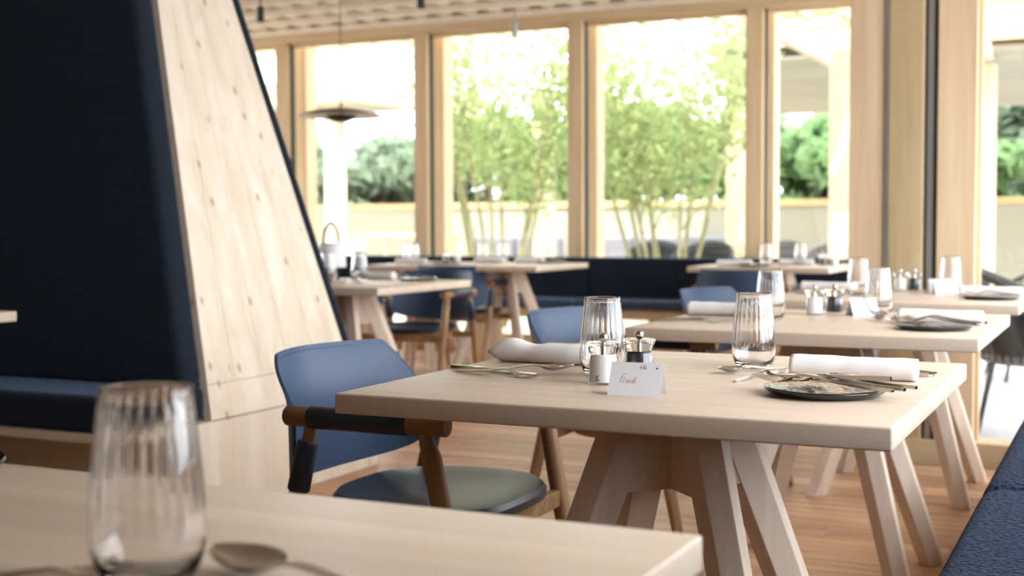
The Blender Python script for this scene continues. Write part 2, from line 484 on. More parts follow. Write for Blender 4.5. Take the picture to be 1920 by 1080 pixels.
# corner post and terrace window at y = 5.95
sbx('wall_right', 'frame_x', -1.14, 0.75, 5.87, 6.03, 2.59, 2.98)
sbx('trim_9', 'frame_x', -1.14, 0.75, 5.86, 6.02, -0.1, 0.085, bev=0.004)
sbx('trim_10', 'post', -1.137, -0.985, 5.87, 6.02, -0.02, 2.66, bev=0.004)
sbx('trim_11', 'post', -0.762, -0.602, 5.87, 6.03, 0.085, 2.59, bev=0.004)
w = struct('window_7', mesh('sidelight_frame', lambda bm: (box(bm, -0.982, -0.968, 5.858, 5.90, 0.085, 2.59), box(bm, -0.968, -0.84, 5.858, 5.90, 2.56, 2.59)), 'alu'))
bx('pane', 'pane_tinted', -0.968, -0.818, 5.862, 5.868, 0.085, 2.56, w)
sbx('trim_30', 'post', -0.968, -0.82, 5.874, 6.03, -0.05, 2.66, bev=0.004)
bx('door_edge', 'gasket', -0.818, -0.806, 5.9, 5.99, 0.085, 2.59, w)
bx('door_edge', 'alu', -0.806, -0.781, 5.895, 5.99, 0.085, 2.59, w)
bx('door_edge', 'gasket', -0.781, -0.766, 5.9, 5.99, 0.085, 2.59, w)
w = struct('window_8', mesh('terrace_window_frame', lambda bm: (box(bm, -0.6, -0.585, 5.93, 5.97, 0.085, 2.59), box(bm, -0.585, 0.66, 5.93, 5.97, 2.56, 2.59), box(bm, 0.66, 0.70, 5.93, 5.97, 0.085, 2.59)), 'frame'))
bx('pane', 'pane', -0.585, 0.66, 5.945, 5.951, 0.085, 2.56, w)
# return glazing from the corner post to the far wall
sbx('trim_12', 'frame', -1.13, -1.03, 6.02, 9.34, -0.1, 0.09, bev=0.004)
sbx('trim_13', 'frame', -1.13, -1.03, 6.02, 9.34, 2.59, 2.98, bev=0.004)
sbx('trim_14', 'frame', -1.14, -0.98, 9.34, 9.5, -0.1, 2.98, bev=0.004)
sbx('trim_15', 'frame', -1.12, -1.04, 7.62, 7.74, 0.09, 2.59, bev=0.004)
for i, (a, b) in enumerate(((6.02, 7.62), (7.74, 9.34))):
    w = struct('window_%d' % (9 + i), mesh(uniq('return_frame'), lambda bm: (box(bm, -1.1, -1.06, a, b, 0.09, 0.12), box(bm, -1.1, -1.06, a, b, 2.56, 2.59)), 'frame'))
    bx('pane', 'pane', -1.083, -1.077, a, b, 0.12, 2.56, w)
# window wall behind the right-hand bench (beside the camera)
sbx('wall_front', 'white_wall', 0.55, 0.7, -3.4, 5.87, -0.1, 0.5)
sbx('wall_side', 'white_wall', 0.55, 0.7, -3.4, 1.1, 0.5, 2.98)  # unseen stretch kept solid to limit light on the table fronts
sbx('trim_16', 'frame', 0.55, 0.7, 1.1, 5.87, 2.3, 2.98)  # unseen lintel, lowered to dim the right-hand tables
for i, y in enumerate((1.16, 2.7, 4.25, 5.8)):
    sbx('trim_%d' % (17 + i), 'frame', 0.56, 0.69, y - 0.06, y + 0.06, 0.5, 2.59)
# ------------------------------------------------------------------ outside: ground, terrace, low wall
g = sbx('ground', 'gravel', -30, 14, 9.6, 60, -0.3, -0.06)
sbx('terrace_floor', 'terrace', -1.0, 14, 6.04, 16.0, -0.06, -0.01)
sbx('terrace_floor', 'terrace', 0.75, 14, -3.5, 6.04, -0.06, -0.01)
t = thing('low_wall', 'long cream rendered terrace wall with timber cap, behind the courtyard trees', 'wall', (0, 16.0, 0))
bx('wall_body', 'render_wall', -18, 9, 0, 0.25, -0.1, 1.24, t)
bx('wall_cap', 'out_beam', -18, 9, -0.04, 0.29, 1.24, 1.32, t, 0.004)

# slim posts just outside every mullion
for i, x in enumerate(MUL[1:] ):
    nm = ['beyond the partition', 'behind the pendant lamp', 'left of the left courtyard tree', 'between the two courtyard trees', 'right of the right courtyard tree'][i]
    tag(bx('facade_post', 'out_post', x - 0.07, x + 0.085, 9.6, 9.76, -0.06, 2.7, None, 0.004),
        'slim pale timber facade post hugging the mullion ' + nm, 'post', 'facade posts')
# eave lattice above the windows
t = thing('eave_lattice', 'slatted timber eave jutting out above the far windows', 'eave', (0, 0, 0))
for k in range(26):
    x = -9.4 + k * 0.33
    obj('rafter', mesh('eave_rafter', lambda bm: box(bm, -0.03, 0.03, 9.6, 11.05, 2.72, 2.88, 0.003, 1), 'out_beam_y'), t, (x, 0, 0))
for k in range(3):
    obj('batten', mesh('eave_batten', lambda bm: box(bm, -9.6, -1.0, -0.03, 0.03, 2.88, 2.93), 'out_beam'), t, (0, 9.75 + k * 0.6, 0))

# terrace posts
for (x, y, h, lab) in ((-9.14, 14.0, 2.62, 'terrace post seen directly under the pendant lamp'),
                       (-6.24, 14.0, 2.62, 'terrace post at right edge of the left courtyard tree'),
                       (-3.92, 14.0, 2.62, 'terrace post standing at right edge of the right courtyard tree'),
                       (-2.30, 11.6, 2.62, 'thick terrace post left of the big timber corner post'),
                       (-1.354, 14.0, 2.62, 'terrace post seen just right of the second timber post')):
    tag(bx('terrace_post', 'out_post', x - 0.1, x + 0.1, y - 0.1, y + 0.1, -0.06, h, None, 0.006), 'bright sunlit ' + lab, 'post', 'terrace posts')

# terrace roof on the right: lattice beams and a sloping boarded soffit
t = thing('terrace_roof', 'open timber lattice roof with grey boarded soffit over the right terrace', 'roof', (0, 0, 0))
for k in range(5):
    y = 10.4 + k * 0.75
    obj('beam', mesh('lattice_beam', lambda bm: box(bm, -2.9, 9, -0.045, 0.045, 2.78, 2.98, 0.004, 1), 'out_beam'), t, (0, y, 0))
for k in range(16):
    x = -2.8 + k * 0.75
    obj('rafter', mesh('lattice_rafter', lambda bm: box(bm, -0.04, 0.04, 10.2, 13.7, 2.62, 2.78, 0.004, 1), 'out_beam_y'), t, (x, 0, 0))
for k in range(14):
    y0 = 13.6 + k * 0.2
    z0 = 2.74 - (y0 - 13.6) * 0.125
    obj('soffit_board', mesh('soffit_board', lambda bm: box(bm, -4.2, 9, 0.004, 0.19, 0, 0.03, 0.004, 1), 'soffit'), t, (0, y0, z0), (-math.atan(0.125), 0, 0))
bx('roof_deck', 'soffit', -4.2, 9, 13.5, 16.4, 2.86, 2.92, t)
t = thing('terrace_roof', 'timber roof with grey boarded soffit over the left terrace, behind the pendant lamp', 'roof', (0, 0, 0))
for k in range(14):
    y0 = 13.6 + k * 0.2
    obj('soffit_board', mesh('soffit_board_left', lambda bm: box(bm, -17, -8.3, 0.004, 0.19, 0, 0.03, 0.004, 1), 'soffit'), t, (0, y0, 2.66))
bx('edge_beam', 'out_beam_y', -8.4, -8.25, 13.5, 16.5, 2.5, 2.72, t)
bx('edge_beam', 'out_beam', -17, -8.4, 13.5, 13.6, 2.52, 2.72, t)
bx('roof_deck', 'soffit', -17, -8.3, 13.5, 16.5, 2.72, 2.8, t)

# ------------------------------------------------------------------ trees
def foliage_fn(centres, n, size, seed, flat=0.0):
    def fn(bm):
        r = random.Random(seed)
        for _ in range(n):
            cx, cyy, cz, rx, ry, rz = r.choice(centres)
            while True:
                p = Vector((r.uniform(-1, 1), r.uniform(-1, 1), r.uniform(-1, 1)))
                if p.length <= 1: break
            if p.length > 0: p = p * (0.55 + 0.45 * r.random())
            c = Vector((cx + p.x * rx, cyy + p.y * ry, cz + p.z * rz))
            a = Vector((r.gauss(0, 1), r.gauss(0, 1), r.gauss(0, 1))).normalized()
            b = a.cross(Vector((r.gauss(0, 1), r.gauss(0, 1), r.gauss(0, 1)))).normalized()
            s = size * r.uniform(0.6, 1.3)
            v = [bm.verts.new(c + a * s), bm.verts.new(c + b * s * 0.45), bm.verts.new(c - a * s), bm.verts.new(c - b * s * 0.45)]
            bm.faces.new(v)
    return fn

def multi_stem(x, y, label, seed, spread):
    r = random.Random(seed)
    t = thing('courtyard_tree', label, 'tree', (x, y, -0.06), 0, 'courtyard trees')
    cents = []
    for k in range(9):
        a = 2 * PI * k / 9 + r.uniform(-0.3, 0.3)
        sp = spread * r.uniform(0.35, 1.2)
        h = r.uniform(2.3, 3.6)
        pts, rad = [], []
        for q in range(8):
            f = q / 7
            pts.append((math.cos(a) * (0.06 + sp * f ** 0.9) + 0.05 * math.sin(4 * f + k), math.sin(a) * (0.06 + sp * f ** 0.9) * 0.8, h * f))
            rad.append(0.026 * (1 - 0.75 * f))
        def stem(bm, pts=pts, rad=rad, k=k):
            tube(bm, pts, rad, 8)
            for q in (3, 4, 5, 6):
                b = Vector(pts[q]); an = a + (1.0 if q % 2 else -1.0)
                tip = b + Vector((math.cos(an) * 0.4, math.sin(an) * 0.35, 0.4))
                tube(bm, [b, (b + tip) / 2 + Vector((0, 0, 0.05)), tip], [rad[q] * 0.6, rad[q] * 0.4, 0.003], 6)
        obj('stem', mesh(uniq('stem'), stem, 'bark'), t)
        for f in (0.58, 0.72, 0.86, 1.0):
            q = int(f * 7)
            cents.append((pts[q][0], pts[q][1], pts[q][2] + 0.1, 0.55, 0.5, 0.45))
    o = obj('foliage', mesh(uniq('foliage'), foliage_fn(cents, 6500, 0.048, seed), 'leaf'), t)
    o['kind'] = 'stuff'
multi_stem(-6.05, 12.3, 'slender multi-stemmed courtyard tree behind the two glasses, left one of the pair', 3, 0.9)
multi_stem(-4.15, 12.3, 'slender multi-stemmed courtyard tree rising above the window bench, right one of the pair', 11, 1.05)

def far_tree(x, y, h, w, mat, seed, label):
    r = random.Random(seed)
    t = thing('background_tree', label, 'tree', (x, y, -0.1), 0, 'trees beyond the terrace wall')
    obj('trunk', mesh(uniq('trunk'), lambda bm: tube(bm, [(0, 0, 0), (0.05, 0, h * 0.4), (0, 0.05, h * 0.85)], [0.16, 0.12, 0.03], 8), 'bark_dark'), t)
    cents = [(r.uniform(-w, w) * 0.6, r.uniform(-w, w) * 0.6, h * r.uniform(0.12, 0.95), w * r.uniform(0.3, 0.5), w * 0.4, h * 0.13) for _ in range(16)]
    o = obj('foliage', mesh(uniq('foliage'), foliage_fn(cents, 5200, 0.17, seed), mat), t)
    o['kind'] = 'stuff'
far = [(-15.2, 21, 3.3, 1.9, 'leaf_hazed', 'dark leafy tree beyond the wall, seen left of the pendant lamp stem'),
       (-12.6, 22, 3.1, 1.9, 'leaf_hazed', 'blue-green leafy tree beyond the wall, seen just right below the pendant lamp'),
       (-11.2, 24, 3.3, 1.8, 'leaf_mid', 'mid green tree beyond the wall, seen at right edge of the lamp window'),
       (-9.0, 22, 2.7, 1.8, 'leaf_mid', 'low green tree beyond the wall, behind the left courtyard tree'),
       (-6.6, 21, 3.0, 1.7, 'leaf_mid', 'rounded green tree beyond the wall, behind the gap between courtyard trees'),
       (-5.4, 24, 3.3, 1.8, 'leaf_hazed', 'dark green tree beyond the wall, behind the right courtyard tree'),
       (-3.6, 21, 3.3, 1.7, 'leaf_mid', 'fresh green tree beyond the wall, left of the big timber corner post'),
       (-1.4, 22, 3.3, 1.8, 'leaf_hazed', 'dark green tree beyond the wall, hidden mostly by the timber posts'),
         (-16.8, 24, 3.3, 2.0, 'leaf_hazed', 'tall hazy tree beyond the wall, leftmost, close to the booth edge'),
         (-13.9, 19.5, 2.9, 1.9, 'leaf_hazed', 'hazy leafy tree beyond the wall, directly below the pendant lamp'),
         (-11.9, 19.5, 2.9, 1.8, 'leaf_hazed', 'hazy leafy tree beyond the wall, left of the lamp window mullion'),
         (-10.0, 20, 2.9, 1.8, 'leaf_mid', 'leafy tree beyond the wall, right of the lamp window mullion'),
         (-4.6, 19, 2.7, 1.6, 'leaf_mid', 'low leafy tree beyond the wall, right of the right courtyard tree'),
         (-2.5, 19, 2.7, 1.6, 'leaf_mid', 'low leafy tree beyond the wall, directly left of the timber corner post'),
         (0.6, 20, 3.1, 1.8, 'leaf_mid', 'green tree beyond the wall, seen through the far right window')]
for i, (x, y, h, w_, mt, lab) in enumerate(far):
    far_tree(x, y, h, w_, mt, 40 + i, lab)

# clumps of sunlit grass on the terrace edge
def grass_fn(seed, n, rx, ry, h):
    def fn(bm):
        r = random.Random(seed)
        for _ in range(n):
            x, y = r.uniform(-rx, rx), r.uniform(-ry, ry)
            hh = h * r.uniform(0.5, 1.1); dx, dy = r.uniform(-.12, .12), r.uniform(-.12, .12)
            a = [bm.verts.new((x - .006, y, 0)), bm.verts.new((x + .006, y, 0)), bm.verts.new((x + dx, y + dy, hh))]
            bm.faces.new(a)
    return fn
for (x, y, rx, ry, h, lab) in ((-1.1, 11.9, 0.55, 0.5, 0.62, 'bushy sunlit grass clump behind the black woven armchair'),):
    o = tag(obj('grass_clump', mesh(uniq('grass'), grass_fn(int(x * 10) & 255, 1600, rx, ry, h), 'grass'), None, (x, y, -0.06)), lab, 'grass')
    o['kind'] = 'stuff'

# ------------------------------------------------------------------ outdoor seating
def woven_chair(label, x, y, rz, mat='wicker', group='woven terrace armchairs', sc=1.0):
    t = thing('woven_armchair', label, 'chair', (x, y, -0.01), rz, group)
    t.scale = (sc, sc, sc)
    def rimline(n=24):
        pts = []
        for k in range(n + 1):
            a = -0.62 * PI + 1.24 * PI * k / n
            f = abs(k / n - 0.5) * 2
            pts.append(Vector((-0.34 * math.cos(a) + 0.0, 0.33 * math.sin(a), 0.84 - 0.24 * f ** 1.6)))
        return pts
    R = rimline()
    obj('arm_rail', mesh('woven_rail', lambda bm: tube(bm, R, 0.016, 10), mat, True), t)
    def seatbase(bm):
        lathe(bm, [(0, 0.36), (0.24, 0.36), (0.275, 0.38), (0.28, 0.41), (0.25, 0.43), (0, 0.43)], 28)
    obj('seat', mesh('woven_seat', seatbase, 'grey_cushion', True), t)
    def ribs(k0):
        def fn(bm):
            p = R[k0]
            a = math.atan2(p.y, p.x)
            b = Vector((0.265 * math.cos(a), 0.265 * math.sin(a), 0.38))
            mid = (p + b) / 2 + Vector((p.x * 0.08, p.y * 0.08, 0))
            tube(bm, [p, mid, b], 0.011, 6, squash=(1.6, 0.6))
        return fn
    def shell(bm):
        def f(u, v):
            p = R[0].lerp(R[0], 0) if False else R[min(23, int(u * 24))].lerp(R[min(24, int(u * 24) + 1)], u * 24 - min(23, int(u * 24)))
            a = math.atan2(p.y, p.x)
            b = Vector((0.262 * math.cos(a), 0.262 * math.sin(a), 0.38))
            return b.lerp(p * 0.985 + Vector((0, 0, -0.02 - 0.04 * (u < 0.3 or u > 0.7))), v) + Vector((p.x, p.y, 0)) * 0.07 * math.sin(PI * v)
        sheet(bm, f, 48, 6, 0.006)
    obj('woven_shell', mesh('woven_shell', shell, 'woven_dark' if mat == 'wicker' else mat, True), t)
    for k0 in range(1, 24):
        obj('woven_strand', mesh('woven_strand_%d' % k0, ribs(k0), mat, True), t)
    for zf in (0.35, 0.7):
        def band(bm, zf=zf):
            pts = []
            for p in R:
                a = math.atan2(p.y, p.x)
                b = Vector((0.265 * math.cos(a), 0.265 * math.sin(a), 0.38))
                pts.append(b + (p - b) * zf + Vector((p.x * 0.06, p.y * 0.06, 0)))
            tube(bm, pts, 0.012, 6)
        obj('woven_band', mesh('woven_band_%g' % zf, band, mat, True), t)
    for sx, sy in ((1, 1), (1, -1), (-1, 1), (-1, -1)):
        obj('leg', mesh('woven_leg_%d%d' % (sx, sy), lambda bm: tube(bm, [(0.2 * sx, 0.18 * sy, 0.37), (0.27 * sx, 0.25 * sy, 0.0)], [0.014, 0.011], 8), 'black_metal', True), t)
    return t
woven_chair('black woven armchair close outside the glass, right of the third table', -0.40, 6.78, math.radians(4), 'wicker')
woven_chair('black woven armchair farther out, at the right picture edge behind the nearest armchair', -0.55, 9.3, math.radians(200), 'wicker')
woven_chair('grey woven armchair with round back, left one of two beside the big timber post', -3.42, 13.5, math.radians(250), 'grey_weave')
woven_chair('grey woven armchair with round back, right one of two beside the big timber post', -2.68, 13.1, math.radians(262), 'grey_weave')
woven_chair('dark woven armchair behind the right courtyard tree, left one of two', -4.72, 13.6, math.radians(285), 'wicker')
woven_chair('dark woven armchair behind the right courtyard tree, right one of two', -4.08, 13.2, math.radians(265), 'wicker')

def lounge_sofa(label, x, y, w):
    t = thing('lounge_sofa', label, 'sofa', (x, y, -0.06), 0, 'grey terrace sofas')
    bx('base', 'grey_weave', -w / 2, w / 2, -0.4, 0.4, 0.05, 0.34, t, 0.03)
    n = max(1, round(w / 0.7))
    for k in range(n):
        a = -w / 2 + k * w / n
        bx('seat_cushion', 'grey_cushion', a + 0.01, a + w / n - 0.01, -0.38, 0.25, 0.34, 0.48, t, 0.035, 3)
        bx('back_cushion', 'grey_cushion', a + 0.01, a + w / n - 0.01, 0.2, 0.4, 0.46, 0.93, t, 0.045, 3)
lounge_sofa('grey upholstered lounge sofa under the low wall, left of the right courtyard tree', -5.35, 15.2, 1.9)
lounge_sofa('grey upholstered lounge sofa under the low wall, right of the left courtyard tree', -7.3, 15.2, 1.3)
# white tub planter and side table on the left terrace
tub = obj('tub_planter', mesh('tub', lambda bm: lathe(bm, [(0, 0), (0.13, 0), (0.2, 0.5), (0.23, 0.9), (0.2, 0.9), (0.17, 0.86), (0, 0.86)], 32), 'white_wall', True), None, (-8.35, 13.0, -0.06))
tag(tub, 'round white tub on the terrace, behind the table lamp', 'planter')
t = thing('terrace_table', 'timber-topped terrace table in bright light left of the mullion, behind the glasses', 'table', (-8.6, 14.9, -0.06))
bx('tabletop', 'out_beam', -0.6, 0.6, -0.4, 0.4, 0.92, 0.97, t, 0.004)
for sx in (-1, 1):
    for sy in (-1, 1):
        bx('leg', 'out_post', 0.54 * sx - 0.03, 0.54 * sx + 0.03, 0.34 * sy - 0.03, 0.34 * sy + 0.03, 0, 0.92, t)

# ------------------------------------------------------------------ booth with slanted end panel
BX = -2.93
t = thing('partition_booth', 'tall slanted double booth with navy upholstery and knotty spruce end panel, at left', 'booth', (0, 0, 0))
ZB, ZT = 0.342, 2.15
def pan(f, z, off=0.0):
    """Point on the tilted end panel: f 0 = near edge, 1 = far edge."""
    h = z - ZB
    y0 = 3.676 + 0.156 * h
    y1 = 4.64 - 0.150 * h
    return Vector((BX - 0.27 * h - off, y0 + (y1 - y0) * f, z))
fr = [0.0, 0.17, 0.36, 0.55, 0.75, 1.0]
for a, b in zip(fr, fr[1:]):
    e = 0.0012
    def brd(bm, a=a, b=b):
        za = 0.465
        prism(bm, [pan(a + e, za), pan(b - e, za), pan(b - e, ZT), pan(a + e, ZT)],
              [pan(a + e, za, 0.035), pan(b - e, za, 0.035), pan(b - e, ZT, 0.035), pan(a + e, ZT, 0.035)])
    obj('panel_board', mesh(uniq('panel_board'), brd, 'spruce'), t)
obj('panel_rail', mesh('panel_rail', lambda bm: prism(bm, [pan(0, ZB), pan(1, ZB), pan(1, 0.463), pan(0, 0.463)], [pan(0, ZB, 0.035), pan(1, ZB, 0.035), pan(1, 0.463, 0.035), pan(0, 0.463, 0.035)]), 'spruce'), t)
XL = -7.4
def core(bm):
    A = [pan(0.012, ZB, 0.036), pan(0.988, ZB, 0.036), pan(0.988, ZT, 0.036), pan(0.012, ZT, 0.036)]
    B = [Vector((XL, p.y, p.z)) for p in A]
    prism(bm, A, B)
obj('back_core', mesh('booth_core', core, 'ply_edge'), t)
# back cushions: near side and far side
def near_cushion(bm):
    def q(z, off, xin):
        p = pan(0, z, 0); return Vector((p.x - xin, p.y - off, p.z))
    zs = (0.47, ZT - 0.02)
    A = [q(zs[0], 0.004, 0.01), q(zs[1], 0.004, 0.01), q(zs[1], 0.125, 0.012), q(zs[0], 0.125, 0.012)]
    B = [Vector((XL, p.y, p.z)) for p in A]
    prism(bm, A, B)
    bmesh.ops.bevel(bm, geom=[e for e in bm.edges], offset=0.028, segments=4, profile=0.5, affect='EDGES')
obj('back_cushion', mesh('near_back_cushion', near_cushion, 'navy', True), t)
def far_cushion(bm):
    def q(z, off, xin):
        p = pan(1, z, 0); return Vector((p.x - xin, p.y + off, p.z))
    zs = (0.47, ZT - 0.02)
    A = [q(zs[0], 0.004, -0.004), q(zs[1], 0.004, -0.004), q(zs[1], 0.06, 0.0), q(zs[0], 0.06, 0.0)]
    B = [Vector((XL, p.y, p.z)) for p in A]
    prism(bm, A, B)
    bmesh.ops.bevel(bm, geom=[e for e in bm.edges], offset=0.016, segments=3, profile=0.5, affect='EDGES')
obj('back_cushion', mesh('far_back_cushion', far_cushion, 'navy', True), t)
# seats: near (towards camera) and far
bx('seat_board', 'spruce_x', XL, BX, 3.262, 3.69, 0.312, 0.34, t, 0.002)
bx('seat_board', 'spruce_x', XL, BX, 4.63, 5.055, 0.312, 0.34, t, 0.002)
bx('seat_cushion', 'navy', XL, BX - 0.012, 3.275, 3.664, 0.341, 0.468, t, 0.03, 4)
bx('seat_cushion', 'navy', XL, BX - 0.012, 4.66, 5.045, 0.341, 0.468, t, 0.03, 4)
bx('base', 'spruce_x', XL, BX - 0.004, 3.56, 4.785, 0.0, 0.312, t, 0.002)
bx('base_end', 'spruce', BX - 0.004, BX + 0.004, 3.56, 4.785, 0.0, 0.338, t, 0.001)

# ------------------------------------------------------------------ window bench (far) and right-hand bench
t = thing('window_bench', 'long navy upholstered bench with low back running along the far windows', 'bench', (0, 0, 0))
for a, b in ((-8.6, -5.9), (-5.9, -3.72), (-3.72, -1.2)):
    bx('back_cushion', 'navy', a + 0.004, b - 0.004, 9.17, 9.29, 0.44, 0.775, t, 0.018, 3)
    bx('seat_cushion', 'leather', a + 0.004, b - 0.004, 8.86, 9.19, 0.40, 0.475, t, 0.022, 3)
bx('seat_frame', 'frame_x', -8.6, -1.2, 8.9, 9.29, 0.33, 0.40, t, 0.003)
for x, hw in ((-8.2, 0.1), (-6.7, 0.1), (-5.62, 0.08), (-4.56, 0.075), (-3.03, 0.13), (-1.5, 0.1)):
    bx('support', 'frame', x - hw, x + hw, 8.95, 9.25, 0.0, 0.33, t, 0.003)

def boucle_seat(x0, x1, y0, y1):
    def fn(bm):
        box(bm, x0, x1, y0, y1, 0.30, 0.475)
        bmesh.ops.bevel(bm, geom=list(bm.edges), offset=0.05, segments=5, profile=0.5, affect='EDGES')
    return fn
t = thing('wall_bench', 'navy boucle bench along the right side of the table row', 'bench', (0, 0, 0))
for a, b in ((0.6, 1.75), (1.75, 2.93), (2.93, 4.12), (4.12, 5.3)):
    obj('seat_cushion', mesh(uniq('boucle_seat'), boucle_seat(-0.285, 0.27, a + 0.002, b - 0.002), 'boucle', True), t)
    obj('back_cushion', mesh(uniq('boucle_back'), lambda bm: box(bm, 0.28, 0.42, a + 0.003, b - 0.003, 0.42, 0.8, 0.03, 3), 'boucle', True), t)
bx('bench_base', 'spruce_x', -0.2, 0.42, 0.6, 5.3, 0.0, 0.30, t, 0.003)

# ------------------------------------------------------------------ tables
def leg_fn(bm):
    def sec(z, r0, r1, w):
        h = w / 2
        return [Vector((r0, -h, z)), Vector((r1 - h, -h, z)), Vector((r1, 0, z)), Vector((r1 - h, h, z)), Vector((r0, h, z))]
    prism(bm, sec(0.0, 0.345, 0.42, 0.054), sec(0.715, 0.047, 0.142, 0.068), 0.002)
def gus_fn(bm):
    w = 0.029
    P = [(-0.046, 0.715), (0.046, 0.715), (0.118, 0.548), (-0.118, 0.548)]
    prism(bm, [Vector((r, -w, z)) for r, z in P], [Vector((r, w, z)) for r, z in P])

def trestle(parent, cx=0.0, cy=0.0):
    for k in range(4):
        obj('leg', mesh('trestle_leg', leg_fn, 'table_z'), parent, (cx, cy, 0), (0, 0, PI / 4 + k * PI / 2))
    for k in range(2):
        obj('gusset', mesh('trestle_gusset', gus_fn, 'table_z'), parent, (cx, cy, 0), (0, 0, PI / 4 + k * PI / 2))

def table(x0, y0, label, L=0.92, W=0.907, trs=(0.0,)):
    t = thing('dining_table', label, 'table', (x0 + L / 2, y0 + W / 2, 0), 0, 'pale trestle dining tables')
    obj('tabletop', mesh('tabletop_%g_%g' % (L, W), lambda bm: box(bm, -L / 2, L / 2, -W / 2, W / 2, 0.7152, 0.75, 0.004, 3), 'table_x', True), t)
    for c in trs: trestle(t, c, 0)
    return t
table(-1.27, 0.235, 'pale wooden dining table in the blurred foreground, cut off by the bottom edge')
table(-1.215, 1.849, 'pale wooden dining table in sharp focus carrying the name card')
table(-1.251, 3.343, 'pale wooden dining table second in the row, directly behind the sharp table')
table(-1.26, 4.726, 'pale wooden dining table third in the row, nearest to the terrace glass')
table(-2.612, 8.142, 'pale wooden dining table at the window bench, left of the big timber post')
table(-3.937, 4.95, 'pale wooden dining table emerging from behind the slanted booth panel')
table(-4.83, 7.79, 'long pale wooden dining table at the far window bench, left of centre', 1.30, 0.907, (0.2, -0.5))
table(-4.28, 2.30, 'pale wooden dining table before the near booth seat, only its corner visible')

# ------------------------------------------------------------------ chairs
def shell_pt(s, f):
    """s -1..1 from the -y arm round the back to the +y arm, f 0 bottom..1 top."""
    a = abs(s)
    y = 0.275 * math.sin(s * PI / 2 * 0.97)
    top = 0.752
    if a > 0.60: top = 0.752 - 0.109 * min(1, (a - 0.60) / 0.34) ** 1.25
    if a > 0.94: top = 0.643
    bot = 0.455 + 0.055 * a ** 2 + (0.10 * max(0, (a - 0.88) / 0.12) ** 1.5)
    z = bot + (top - bot) * f
    k = max(0.0, min(1.0, (z - 0.62) / 0.13))
    k = k * k * (3 - 2 * k)
    edge = -0.195 - 0.05 * k
    depth = 0.135 - 0.03 * k
    x = edge - depth * (1 - (abs(y) / 0.275) ** (2.2 - 0.4 * k))
    x += 0.012 * (1 - f) * (1 - a)
    return Vector((x, y, z))

